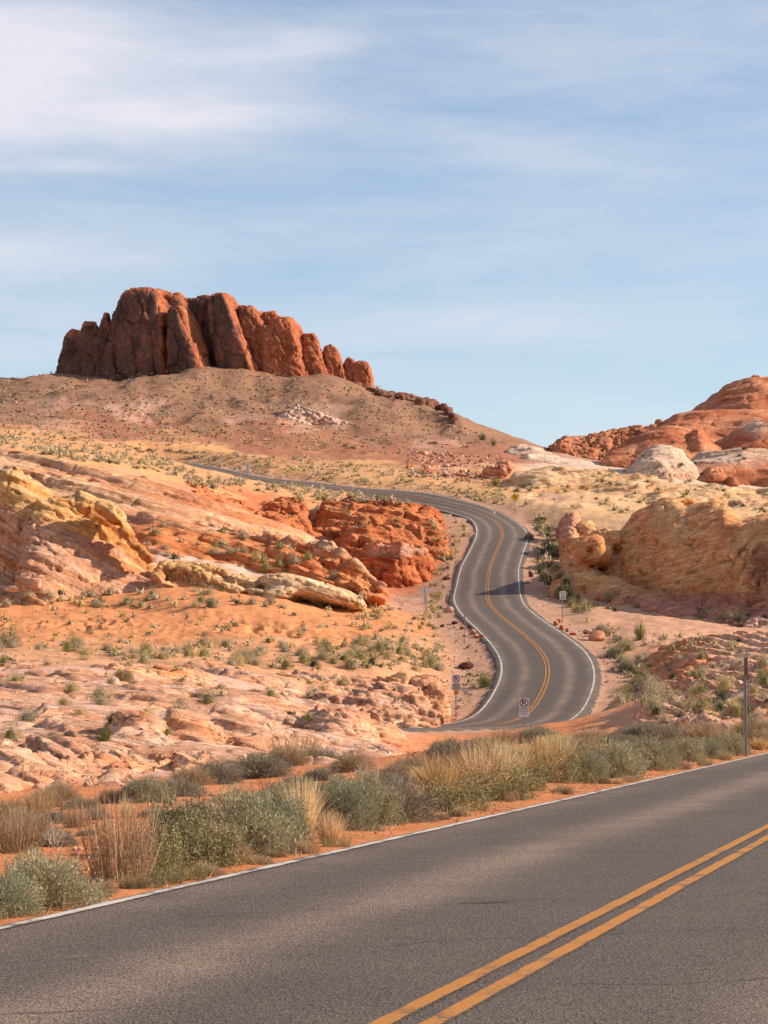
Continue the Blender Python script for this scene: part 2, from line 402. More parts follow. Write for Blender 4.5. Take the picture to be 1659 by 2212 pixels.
_R3 = np.vstack([W([700, 830, 980, 1150], [1576, 1571, 1567, 1570], [141.5, 151, 160.5, 169]), _w(_RR),
                 W([872, 790, 706, 626, 528, 458, 378], [1064, 1057.5, 1050.5, 1041.5, 1032.5, 1017.5, 1001], [411, 416, 420, 427, 436, 447, 459])])
NR = 420
_tm = np.linspace(0, 1, NR)
def dense_pair(A, B, n):
    M = (A + B) / 2; t = np.r_[0, np.cumsum(np.linalg.norm(np.diff(M, axis=0), axis=1))]
    def ev(P):
        Q = np.vstack([2*P[0]-P[1], P, 2*P[-1]-P[-2]]); s = np.linspace(0, t[-1], n)
        i = np.clip(np.searchsorted(t, s, 'right') - 1, 0, len(P) - 2); u = ((s - t[i]) / (t[i+1] - t[i]))[:, None]
        p0, p1, p2, p3 = Q[i], Q[i+1], Q[i+2], Q[i+3]
        return .5 * (2*p1 + (p2-p0)*u + (2*p0-5*p1+4*p2-p3)*u**2 + (3*p1-p0-3*p2+p3)*u**3)
    return ev(A), ev(B), np.linspace(0, t[-1], n)
RL, RR, RS = dense_pair(_L3, _R3, NR)
def _sm(P, it=10):
    for _ in range(it):
        Q = P.copy(); Q[1:-1] = .25*P[:-2] + .5*P[1:-1] + .25*P[2:]; P = Q
    return P
_c = _sm((RL + RR) / 2, 40)
_tan = np.gradient(_c, axis=0); _tan[:, 2] = 0; _tan /= np.linalg.norm(_tan, axis=1, keepdims=True)
_rt = np.stack([_tan[:,1], -_tan[:,0]], 1)                       # to the right of the road, in plan
_dz = _sm(((RR - RL)[:, 2] / np.maximum(np.linalg.norm((RR - RL)[:, :2], axis=1), 1))[:, None], 40)[:, 0]   # cross fall
RC = _c
def road_pt(u, dz=0.0):
    "points u metres to the right of the winding road's centre line"
    P = RC.copy(); P[:, :2] += _rt * u; P[:, 2] += _dz * u + dz; return P
# the near road: a straight line X = .252 Y - 6.35 is its left edge line
NK, NX0 = .252, -6.35
NC = 1 / math.hypot(1, NK)
def near_d(X, Y): return -(X - (NK * Y + NX0)) * NC               # metres to the left of the near edge line

# ------------------------------------------------------------------ terrain
CT = []
def ct(px, *pts):
    for py, Y in pts: CT.append((px, py, Y))
def cz(px, *pts):
    for z, Y in pts: CT.append((px, HZ - (z - EYE) / Y * FPX, Y))
for px in (-2600, -900): cz(px, (0, 20), (0, 40)); ct(px, (1540, 90), (1420, 165), (1330, 205), (1290, 222), (1150, 290), (985, 330), (950, 400), (900, 480), (830, 560), (800, 620), (830, 720))
cz(0, (0, 14), (0, 28), (-.1, 42)); ct(0, (1640, 62), (1560, 90), (1470, 130), (1424, 165), (1398, 188), (1384, 203), (1318, 211), (1296, 222), (1290, 240), (1120, 275), (972, 296), (985, 318), (958, 395), (940, 450), (885, 520), (815, 600), (840, 690))
cz(250, (0, 17), (0, 32), (-.1, 45)); ct(250, (1655, 62), (1560, 90), (1470, 130), (1428, 165), (1400, 188), (1382, 203), (1316, 211), (1296, 222), (1285, 240), (1130, 275), (1008, 296), (1020, 318), (988, 400), (965, 450), (890, 525), (797, 602), (830, 690))
cz(450, (0, 20), (0, 36), (-.1, 50)); ct(450, (1655, 68), (1570, 95), (1480, 135), (1440, 165), (1402, 190), (1384, 203), (1312, 211), (1298, 222), (1285, 238), (1180, 258), (1066, 296), (1078, 318), (1032, 395), (975, 465), (890, 530), (796, 602), (828, 690))
cz(600, (0, 22), (0, 40), (-.1, 54)); ct(600, (1640, 75), (1570, 105), (1490, 145), (1446, 172), (1404, 195), (1380, 206), (1318, 213), (1300, 223), (1290, 240), (1215, 262), (1124, 294), (1150, 316), (1088, 370), (1010, 440), (965, 490), (880, 540), (803, 598), (830, 690))
cz(720, (0, 24), (0, 42), (-.15, 58)); ct(720, (1620, 84), (1565, 115), (1500, 150), (1450, 178), (1400, 200), (1360, 212), (1315, 220), (1300, 230), (1296, 250), (1292, 275), (1280, 300), (1255, 328), (1090, 380), (1010, 445), (965, 495), (890, 545), (818, 592), (850, 690))
cz(880, (0, 26), (.1, 46), (-.2, 66)); ct(880, (1600, 95), (1573, 130), (1552, 158), (1480, 180), (1428, 197), (1380, 214), (1335, 232), (1312, 248), (1300, 272), (1288, 298), (1180, 340), (1088, 388), (1015, 445), (975, 500), (905, 540), (850, 575), (880, 690))
cz(1000, (0, 28), (.35, 50), (.2, 60), (-1.4, 75), (-2.2, 100)); ct(1000, (1580, 140), (1555, 170), (1040, 425), (1000, 480), (945, 525), (905, 552), (950, 690))
cz(1130, (0, 32), (.45, 53), (.35, 60), (-1.2, 75), (-2.2, 100)); ct(1130, (1585, 140), (1035, 428), (1000, 475), (985, 510), (978, 530), (1010, 690))
cz(1250, (0, 36), (.5, 50), (.45, 58), (-1.0, 75), (-1.8, 105)); ct(1250, (1570, 140), (1535, 160), (1310, 258), (1255, 292), (1170, 345), (1100, 385), (1040, 420), (1000, 462), (1000, 500), (1010, 600))
cz(1400, (0, 44), (.5, 56), (.1, 68), (-.4, 85)); ct(1400, (1545, 120), (1480, 155), (1420, 190), (1376, 214), (1345, 240), (1322, 264), (1230, 320), (1115, 378), (1045, 435), (1025, 470), (1015, 520), (1000, 620))
cz(1550, (0, 54), (.2, 66), (.1, 82)); ct(1550, (1525, 112), (1450, 150), (1408, 180), (1384, 205), (1368, 228), (1345, 252), (1240, 310), (1115, 376), (1060, 435), (1045, 475), (1035, 530), (1000, 640))
cz(1659, (0, 60), (.1, 75)); ct(1659, (1560, 96), (1500, 122), (1440, 152), (1405, 182), (1392, 208), (1388, 228), (1360, 250), (1240, 310), (1120, 372), (1072, 430), (1060, 480), (1050, 540), (1000, 660))
for px in (2500, 4200): cz(px, (0, 40), (0, 75)); ct(px, (1520, 110), (1430, 150), (1380, 200), (1330, 240), (1250, 300), (1100, 370), (1040, 430), (1020, 500), (980, 560), (950, 700))
CT = np.array(CT)
def _uv(px, Y): return np.stack([px / 330.0, np.log(Y) * 6.0], -1)
class TPS:
    def __init__(s, P, v, reg=.02):
        s.P = P; n = len(P); d = np.linalg.norm(P[:,None] - P[None], axis=2)
        K = d**3 * .02 + 0; A = np.zeros((n+3, n+3)); A[:n,:n] = K + reg*np.eye(n); A[:n,n] = 1; A[:n,n+1:] = P; A[n,:n] = 1; A[n+1:,:n] = P.T
        s.w = np.linalg.solve(A, np.r_[v, 0, 0, 0])
    def __call__(s, Q):
        out = np.zeros(len(Q), f4); n = len(s.P)
        for a in range(0, len(Q), 40000):
            q = Q[a:a+40000].astype(f4); d2 = ((q[:,None,0]-s.P[None,:,0].astype(f4))**2 + (q[:,None,1]-s.P[None,:,1].astype(f4))**2)
            out[a:a+40000] = (d2**1.5*.02) @ s.w[:n].astype(f4) + s.w[n] + q @ s.w[n+1:].astype(f4)
        return out
def _lin(*seg):
    r = []
    for a, b, n in seg: r.append(np.linspace(a, b, n, endpoint=False))
    return np.concatenate(r)
GX = np.r_[_lin((-3600, -900, 14), (-900, -120, 40), (-120, 1780, 420), (1780, 2560, 40), (2560, 5200, 14)), 5200.]
GY = np.r_[np.exp(_lin((math.log(5), math.log(45), 100), (math.log(45), math.log(165), 70))), _lin((165, 250, 140), (250, 420, 100), (420, 620, 120)), np.exp(_lin((math.log(620), math.log(2500), 26)))]
# smooth part on a coarse lattice, then bilinear
_cx = np.linspace(-3600, 5200, 260); _cy = np.linspace(math.log(5), math.log(2600), 260)
_A, _B = np.meshgrid(_cx, _cy, indexing='ij')
_T = TPS(_uv(CT[:,0], CT[:,2]), CT[:,1])
_lowY = np.minimum(np.exp(_B), 690)
_C = _T(_uv(_A.ravel(), np.maximum(_lowY.ravel(), 12))).reshape(_A.shape)
def tps_py(px, Y):
    a = np.clip((px - _cx[0]) / (_cx[1]-_cx[0]), 0, len(_cx)-1.001); b = np.clip((np.log(Y) - _cy[0]) / (_cy[1]-_cy[0]), 0, len(_cy)-1.001)
    i = a.astype(int); j = b.astype(int); u = a-i; v = b-j
    return _C[i,j]*(1-u)*(1-v)+_C[i+1,j]*u*(1-v)+_C[i,j+1]*(1-u)*v+_C[i+1,j+1]*u*v
PXg, Yg = np.meshgrid(GX, GY, indexing='ij')
Xg = (PXg - CX) * Yg / FPX
PYb = tps_py(PXg, Yg)
Zg = EYE + (HZ - PYb) * Yg / FPX
Zg = np.where(Yg > 690, Zg[:, [np.searchsorted(GY, 690)]] - (Yg - 690) * .04, Zg)
# relief
def relief():
    x, y = Xg.astype(f4), Yg.astype(f4)
    big = fbm(x/14, y/14, 0, 3, 3); mid = fbm(x/3.2, y/3.2, 0, 3, 9); fine = fbm(x/.8, y/.8, 0, 2, 15)
    far = sstep(60, 200, y)
    z = big * (.12 + .55*far) + mid * (.05 + .16*far) + fine * (.02 + .05*far)
    # gullied earth bank on the left, below the layered rocks
    bank = np.exp(-((y-208)/7)**2) * sstep(860, 700, PXg)
    gul = (1 - np.abs(fbm(x/3.1 + .8*mid + .4*big, y/11 + .5*mid, 0, 3, 21)) * 2.6) * np.clip(.55 + 1.5*fbm(x/6, y/20, 0, 2, 23), 0, 1.3)
    gul2 = 1 - np.abs(pn(x/.6 + .3*mid, y/5, 0, 25)) * 2.2
    z = z - bank * (np.maximum(gul, 0) * .65 + np.maximum(gul2, 0) * .10)
    # ribs and rills of the big hill
    hill = sstep(470, 540, y) * sstep(640, 590, y) * sstep(1150, 1000, PXg)
    z = z + hill * (fbm(x/22, y/45, 0, 3, 31) * 2.6 + (1-np.abs(pn(x/7 + .4*mid, y/40, 0, 35))*2) * .7)
    # sheets of bare rock on the right slope
    shl = sstep(105, 125, y) * sstep(235, 215, y) * sstep(1330, 1420, PXg + 40*mid)
    s = (Zg*.95 + x*.42 + .3*mid) / .55
    led = (s - np.floor(s)); led = sstep(.0, .75, led) - led
    z = z + shl * (led * .12 + (.10*(fbm(x/2.2 + y/6, y/4, 0, 3, 41))))
    # slickrock beyond the road on the right
    tan = sstep(370, 395, y) * sstep(470, 450, y) * sstep(1090, 1150, PXg + 30*mid)
    s = (Zg + x*.05 + .5*mid) / 1.1; led = (s - np.floor(s)); led = sstep(.1, .9, led) - led
    z = z + tan * (led * .7 + .8*fbm(x/9, y/9, 0, 3, 45))
    return z
Zg = Zg + relief()
# the near road's bed
dn = near_d(Xg, Yg)
kn = np.where(dn > -4, sstep(.35, 2.6, dn + .25*pn(Xg/1.5, Yg/1.5, 0, 51)), sstep(-8.6, -12, dn))
nearY = sstep(150, 110, Yg)
Zflat = -.035 + .02*fbm(Xg/1.2, Yg/1.2, 0, 2, 55) * sstep(.1, .8, dn)
Zg = np.where(Yg < 150, Zg*(1-(1-kn)*nearY) + Zflat*(1-kn)*nearY, Zg)
# the winding road's bed
msk = (Yg > 125) & (Yg < 475) & (PXg > 200) & (PXg < 2000)
q = np.stack([Xg[msk], Yg[msk]], 1); best = np.full(len(q), 1e9); bi = np.zeros(len(q), int)
for a in range(0, len(q), 20000):
    d = ((q[a:a+20000, None, :] - RC[None, ::2, :2])**2).sum(2); k = d.argmin(1); best[a:a+20000] = np.sqrt(d[np.arange(len(k)), k]); bi[a:a+20000] = k*2
u_ = ((q - RC[bi, :2]) * _rt[bi]).sum(1)
rz = RC[bi, 2] + _dz[bi] * np.clip(u_, -6, 6)
zz = Zg[msk]
wob = .8*pn(q[:,0]/2.5, q[:,1]/2.5, 0, 61)
kr = sstep(5.2, 12.5, best + wob)
near_z = rz - .13 - .10*sstep(4.0, 4.6, best) - .15*sstep(4.6, 7, best) + .05*fbm(q[:,0]/1.1, q[:,1]/1.1, 0, 2, 65)*sstep(4.4, 5, best)
Zg[msk] = near_z*(1-kr) + zz*kr
ROAD_D = np.full(Zg.shape, 99.); ROAD_D[msk] = best
def ground_z(X, Y):
    X = np.asarray(X, float); Y = np.asarray(Y, float)
    px = CX + X/Y*FPX
    i = np.clip(np.searchsorted(GX, px) - 1, 0, len(GX)-2); j = np.clip(np.searchsorted(GY, Y) - 1, 0, len(GY)-2)
    u = np.clip((px-GX[i])/(GX[i+1]-GX[i]), 0, 1); v = np.clip((Y-GY[j])/(GY[j+1]-GY[j]), 0, 1)
    return Zg[i,j]*(1-u)*(1-v)+Zg[i+1,j]*u*(1-v)+Zg[i,j+1]*(1-u)*v+Zg[i+1,j+1]*u*v
# colours of the ground: patches of sand, gravel and bare rock where they lie
K = .88*np.array([1.02, .98, 1.0])
SAND = lin(222, 148, 96, K); BENCH = lin(214, 138, 88, K); FLAT = lin(214, 158, 114, K); HILL = lin(154, 115, 89, K); HILLR = lin(174, 116, 88, K)
PLAIN = lin(222, 166, 112, K); VERGE = lin(192, 148, 118, K); TAN = lin(222, 178, 128, K); RSLOPE = lin(226, 166, 122, K); SLAB = lin(208, 158, 124, K)
PINK = lin(220, 172, 146, K); REDG = lin(206, 122, 82, K); PALE = lin(226, 196, 170, K); ORNG = lin(226, 128, 66, K)
_anch = []
def an(col, *pts):
    for px, Y in pts: _anch.append((px, Y, *col))
an(BENCH, (0, 20), (0, 32), (300, 26), (300, 38), (600, 30), (600, 48), (900, 35), (900, 60), (1150, 40), (1150, 60), (1350, 45), (1350, 60), (1550, 60), (1700, 60), (1000, 75), (1250, 80), (900, 100), (950, 130), (1050, 120), (1150, 130), (880, 145), (-700, 20), (2400, 40))
an(PINK, (0, 60), (300, 60), (600, 80), (0, 100), (300, 110), (600, 120), (800, 130), (0, 145), (400, 145), (-700, 90))
an(FLAT, (0, 178), (250, 180), (500, 182), (700, 188), (850, 195), (900, 210), (900, 180), (-700, 180))
an(SAND, (0, 207), (250, 207), (500, 207), (700, 210), (800, 222), (150, 230), (450, 230), (700, 235), (880, 235), (-700, 207))
an(REDG, (520, 330), (650, 330), (800, 330), (900, 320), (600, 360), (820, 370), (720, 300), (780, 290))
an(PALE, (300, 270), (500, 270), (650, 270), (0, 270))
an(PLAIN, (0, 335), (150, 335), (300, 340), (420, 350), (-300, 340))
an(PLAIN, (0, 390), (200, 400), (450, 400), (650, 395), (800, 405), (450, 460), (800, 450), (950, 430), (1060, 430), (150, 450), (-700, 400))
an(HILL, (0, 520), (250, 540), (500, 540), (750, 540), (0, 590), (300, 600), (600, 590), (800, 570), (900, 545), (980, 535), (-700, 550))
an(HILLR, (250, 480), (550, 485), (800, 480), (950, 470), (1050, 480), (1080, 500))
an(TAN, (1180, 420), (1300, 430), (1450, 425), (1600, 420), (1300, 395), (1500, 395), (2400, 420))
an(RSLOPE, (1330, 190), (1450, 175), (1550, 160), (1659, 150), (1450, 130), (1600, 120), (1659, 190), (1350, 150), (2400, 150))
an(ORNG, (1330, 165), (1400, 150), (1300, 175), (1420, 185))
an(SLAB, (1400, 235), (1550, 225), (1659, 225), (1500, 250), (1350, 255), (2400, 230))
an(VERGE, (1230, 265), (1200, 310), (1190, 350), (960, 290), (990, 330), (970, 260))
an(PALE, (1300, 470), (1500, 480), (1659, 480), (1200, 475))
_anch = np.array(_anch)
def ground_color():
    x, y = Xg.ravel().astype(f4), Yg.ravel().astype(f4)
    wx = 60*fbm(x/9, y/9, 0, 3, 71); wy = .05*fbm(x/9, y/9, 0, 3, 75)
    q = np.stack([(PXg.ravel()+wx)/220, (np.log(y)+wy)*9], 1).astype(f4); a = np.stack([_anch[:,0]/220, np.log(_anch[:,1])*9], 1).astype(f4)
    C = np.zeros((len(q), 3), f4)
    for s in range(0, len(q), 40000):
        d2 = ((q[s:s+40000,None,:]-a[None])**2).sum(2) + .03; w = d2**-2.5; w /= w.sum(1, keepdims=True); C[s:s+40000] = w @ _anch[:,2:].astype(f4)
    rd = ROAD_D.ravel() + .9*fbm(x/2, y/2, 0, 2, 81); k = sstep(9, 6.2, rd)[:,None]
    C = C*(1-k) + VERGE*k
    # pale rock showing through the hill, streaks of darker gravel
    px, py = PXg.ravel(), (HZ-(Zg-EYE)/Yg*FPX).ravel()
    nn = fbm(x/6, y/12, 0, 3, 85)
    for (a0, y0, ra, ry_) in ((685, 905, 75, 32), (120, 880, 70, 22), (300, 885, 60, 30), (130, 920, 60, 16), (520, 905, 50, 16), (950, 960, 60, 14), (1000, 1010, 60, 18)):
        k = np.clip(1.25 - ((px-a0)/ra)**2 - ((py-y0)/ry_)**2 + nn*1.6, 0, 1)[:,None] * sstep(440, 470, y)[:,None]*.5
        C = C*(1-k) + lin(216, 168, 140, K)*k
    st = sstep(.1, .5, fbm(x/16, y/30, 0, 3, 91))[:,None]*sstep(440, 520, y)[:,None]*.35
    C = C*(1-st) + C*np.array([.72, .70, .74])*st
    # strata of the sheet rock on the right
    s = (Zg.ravel()*.95 + x*.42 + .25*nn)
    b = pn(s/.35, x/8, y/8, 95)
    k = (sstep(105, 125, y)*sstep(240, 215, y)*sstep(1300, 1420, px))[:,None]
    C = C*(1 + k*(.22*b[:,None])) + k*np.clip(b-.2, 0, 1)[:,None]*np.array([.12, .10, .09])
    k = (sstep(370, 395, y)*sstep(470, 450, y)*sstep(1090, 1150, px))[:,None]
    b = pn((Zg.ravel()+.05*x+.5*nn)/.8, x/20, y/20, 97)[:,None]
    C = C*(1 + k*np.array([.18, .22, .28])*b)
    pk = (sstep(0., .6, fbm(x/14, y/14, 0, 2, 99)))[:,None]*k*.6
    C = C*(1-pk) + lin(224, 172, 146, K)*pk
    return np.clip(C, .01, .95)
def build_terrain():
    nx, ny = Zg.shape
    V = np.stack([Xg, Yg, Zg], -1).reshape(-1, 3)
    i, j = np.meshgrid(np.arange(nx-1), np.arange(ny-1), indexing='ij'); a = (i*ny+j).ravel()
    F = np.stack([a, a+ny, a+ny+1, a+1], 1)
    obj('desert_ground', mesh_np('desert_ground', V, F, GROUND, ground_color()), kind='structure')
    # the ground behind the camera
    V = np.array([[-400, -300, -.2], [400, -300, -.2], [400, 5.2, -.2], [-400, 5.2, -.2]], f4)
    obj('roadside_ground', mesh_np('roadside_ground', V, np.array([[0,1,2,3]]), GROUND, np.tile(SAND, (4,1))), kind='structure')
build_terrain()

# ------------------------------------------------------------------ road meshes
WHITE = mat_paint('white_road_paint', tuple(lin(226, 212, 196, .80)), .75)
YELLOW = mat_paint('yellow_road_paint', tuple(lin(208, 136, 62, .76)), .71)
def strip(rows, u, s, crown=None):
    "rows: list of polylines (n,3) side by side -> grid mesh"
    R = np.stack(rows, 1); n, m = R.shape[:2]; V = R.reshape(-1, 3)
    i, j = np.meshgrid(np.arange(n-1), np.arange(m-1), indexing='ij'); a = (i*m+j).ravel()
    F = np.stack([a, a+1, a+m+1, a+m], 1)
    return V, F
def ribbon(name, path, us, mat, parent, dz, cen=None, edge_rag=0.0, seed=0):
    "path(u, dz) -> polyline; a ribbon across the offsets us"
    rows = []; uv = []
    for k, u in enumerate(us):
        P = path(u, dz); S = np.r_[0, np.cumsum(np.linalg.norm(np.diff(P, axis=0), axis=1))]
        rows.append(P)
        c = 1.0 if mat is ASPH else (0.0 if k in (0, len(us)-1) else 1.0)
        uv.append(np.stack([np.full(len(P), u), S, np.full(len(P), c)], 1))
    V, F = strip(rows, us, None)
    L = np.stack(uv, 1).reshape(-1, 3)
    return obj(name, mesh_np(name, V, F, mat, uvw=L), parent)
def near_path(u, dz=0.0):
    "u metres right of the near road's centre line"
    Y = np.r_[np.linspace(-40, 4, 12), np.linspace(4, 75, 285)[1:], np.linspace(75, 140, 12)[1:]]
    off = 3.58 + u
    X = NK*Y + NX0 + off/NC
    X = X + .005*pn(Y/.7, u*0, 0, 12) + .012*pn(Y/6.5, u*0, 0, 13)
    z = np.full_like(Y, 0.0) + dz + .035*(1-np.abs(u)/3.6)
    return np.stack([X, Y, z], 1)
def near_edge(u, dz=0.0):
    P = near_path(u, dz); P[:, 0] += .09*pn(P[:,1]/1.3, 0, 0, 5) + .05*pn(P[:,1]/.35, 0, 0, 6); P[:, 2] -= .03; return P
def build_roads():
    V = [near_edge(-3.80, -.03)] + [near_path(u) for u in (-3.67, -3, -1.8, -.6, .6, 1.8, 3, 3.75)] + [near_edge(3.95, -.03)]
    us = [-3.80, -3.67, -3, -1.8, -.6, .6, 1.8, 3, 3.75, 3.95]
    Vv, F = strip(V, us, None)
    L = np.stack([np.stack([np.full(len(V[0]), u), NC**-1*V[0][:,1], np.ones(len(V[0]))], 1) for u in us], 1).reshape(-1, 3)
    r = obj('road', mesh_np('road', Vv, F, ASPH, uvw=L), kind='structure')
    ribbon('edge_line', near_path, [-3.65, -3.62, -3.55, -3.52], WHITE, r, .006)
    ribbon('edge_line', near_path, [3.50, 3.54, 3.62, 3.66], WHITE, r, .006)
    ribbon('centre_line', near_path, [-.160, -.145, -.065, -.050], YELLOW, r, .006)
    ribbon('centre_line', near_path, [.050, .065, .145, .160], YELLOW, r, .006)
    def rp(u, dz=0.0):
        P = road_pt(u, dz); P[:, 2] += .06*(1-min(abs(u)/3.6, 1)); return P
    def re(u, dz=0.0):
        P = road_pt(u, dz); P[:, :2] += _rt*(.14*pn(RS/2.2, u, 0, 5)+.1*pn(RS/.6, u, 0, 8))[:,None]; return P
    rows = [re(-4.15, -.16), re(-4.0, -.015)] + [rp(u) for u in (-3.6, -2.4, -1.2, 0, 1.2, 2.4, 3.6)] + [re(4.0, -.015), re(4.15, -.16)]
    us = [-4.15, -4.0, -3.6, -2.4, -1.2, 0, 1.2, 2.4, 3.6, 4.0, 4.15]
    Vv, F = strip(rows, us, None)
    L = np.stack([np.stack([np.full(NR, u), RS, np.ones(NR)], 1) for u in us], 1).reshape(-1, 3)
    w = obj('winding_road', mesh_np('winding_road', Vv, F, ASPH, uvw=L), kind='structure')
    ribbon('edge_line', rp, [-3.65, -3.62, -3.50, -3.47], WHITE, w, .012)
    ribbon('edge_line', rp, [3.47, 3.50, 3.62, 3.65], WHITE, w, .012)
    ribbon('centre_line', rp, [-.20, -.18, -.08, -.06], YELLOW, w, .012)
    ribbon('centre_line', rp, [.06, .08, .18, .20], YELLOW, w, .012)
build_roads()
# ------------------------------------------------------------------ rock: solids first, then weathering
PYg = HZ - (Zg - EYE) / Yg * FPX
def hit(px, py, ymin=10.0, ymax=900.0):
    "distance of the first ground seen at (px, py) beyond ymin"
    px = np.atleast_1d(np.asarray(px, float)); py = np.atleast_1d(np.asarray(py, float)); out = np.zeros(len(px))
    j0 = np.searchsorted(GY, ymin)
    for k in range(len(px)):
        i = min(np.searchsorted(GX, px[k]), len(GX)-1); col = PYg[i, j0:]
        m = col <= py[k]; j = int(m.argmax()) if m.any() else len(col)-1
        out[k] = min(GY[j0+j], ymax)
    return out
def pillar(xb, yb, xt, yt, wb, wt, Y, D, lean=0.0, yaw=0.0, p=2.6, q=2.6, flo=2.0):
    "a tapering mass: base (xb,yb) and top (xt,yt) as seen from the road, half widths, depth half D in metres"
    b = W(xb, yb, Y); t = W(xt, yt, Y); k = Y/FPX
    return dict(t='p', x0=b[0], x1=t[0], z0=b[2], z1=t[2], w0=wb*k, w1=wt*k, y=Y, D=D, lean=lean, yaw=math.radians(yaw), p=p, q=q, flo=flo)
def block(px, py, Y, hw, hh, D, roll=0.0, yaw=0.0, p=3.2, pitch=0.0):
    "a rounded block centred where it is seen, half width and half height in picture units, half depth in metres"
    c = W(px, py, Y); k = Y/FPX
    return dict(t='e', c=c, r=(hw*k, D, hh*k), R=np.array((Matrix.Rotation(math.radians(yaw), 3, 'Z') @ Matrix.Rotation(math.radians(roll), 3, 'Y') @ Matrix.Rotation(math.radians(pitch), 3, 'X'))), p=p)
def blockw(c, r, roll=0.0, yaw=0.0, p=3.2, pitch=0.0):
    return dict(t='e', c=np.asarray(c, float), r=tuple(r), R=np.array((Matrix.Rotation(math.radians(yaw), 3, 'Z') @ Matrix.Rotation(math.radians(roll), 3, 'Y') @ Matrix.Rotation(math.radians(pitch), 3, 'X'))), p=p)
def aabb(l):
    if l['t'] == 's': return l['lo'], l['hi']
    if l['t'] == 'p':
        m = max(l['w0'], l['w1'])*1.15 + abs(l['lean'])*.2; dd = max(l['D'], m if l['yaw'] else 0) + abs(l['lean'])
        mx = max(m, l['D'] if l['yaw'] else 0)
        return np.array([min(l['x0'], l['x1'])-mx, l['y']-dd, l['z0']-l['flo']]), np.array([max(l['x0'], l['x1'])+mx, l['y']+dd, l['z1']])
    e = np.abs(l['R']) @ np.array(l['r'])
    return l['c']-e, l['c']+e
def sheet(px0, px1, Y0, Y1, amp, L, dip, terr, seed, joints=None, rise=.3, fade=(60, .06), warp=.25, skew=0.0, mask=None):
    "bare rock over the ground between two bearings and distances: swells cut into beds that dip, with joints"
    sd, cd = math.sin(math.radians(dip)), math.cos(math.radians(dip))
    def fn(x, y):
        px = CX+x/y*FPX; n0 = fbm(x/(L*.8), y/(L*.8), 0, 2, seed+1)
        m = sstep(px0, px0+fade[0], px+fade[0]*.7*n0)*sstep(px1, px1-fade[0], px+fade[0]*.7*n0)*sstep(Y0, Y0*(1+fade[1]), y*(1+.6*fade[1]*n0))*sstep(Y1, Y1*(1-fade[1]), y*(1+.6*fade[1]*n0))
        if mask is not None: m = m*mask(px, y, n0)
        g = ground_z(x, y)
        h = g+rise+amp*(fbm(x/L+skew*y/L, y/(L*1.6), 0, 3, seed+5)+.25*(1-2*np.abs(pn(x/(L*.5), y/L, 0, seed+9))))
        w = warp*fbm(x/(L*1.2), y/(L*1.2), 0, 2, seed+13)
        for th, st, sharp in terr:
            q = (h*cd+x*sd+w)/th; q = q+.35*pn(q*.7, x/(L*4), 0, seed+17); fl = np.floor(q); fr = q-fl
            h = h+(fl+sstep(1-sharp, 1, fr)-q)*th*st
        if joints:
            jx, jy, wd, dp, bl = joints
            xr, yr = x*.9+y*.35, y*.9-x*.35
            f1, f2, cid = worley(xr/jx+.25*n0, yr/jy, np.zeros_like(x), seed)
            h = h-dp*sstep(wd, 0, f2-f1)+bl*((cid%17)/8.5-1)
        return (g-1.6)*(1-m)+h*m
    k0, k1 = (px0-CX)/FPX, (px1-CX)/FPX
    xs = [k0*Y0, k0*Y1, k1*Y0, k1*Y1]; lo = [min(xs), Y0, 0]; hi = [max(xs), Y1, 0]
    gx, gy = np.meshgrid(np.linspace(lo[0], hi[0], 60), np.linspace(Y0, Y1, 60), indexing='ij'); pp = CX+gx/gy*FPX
    gz = ground_z(gx, gy)[(pp > px0-40) & (pp < px1+40)]; lo[2] = gz.min()-1.2; hi[2] = gz.max()+rise+amp*1.6
    return dict(t='s', fn=fn, lo=np.array(lo), hi=np.array(hi), px=(px0-30, px1+30))
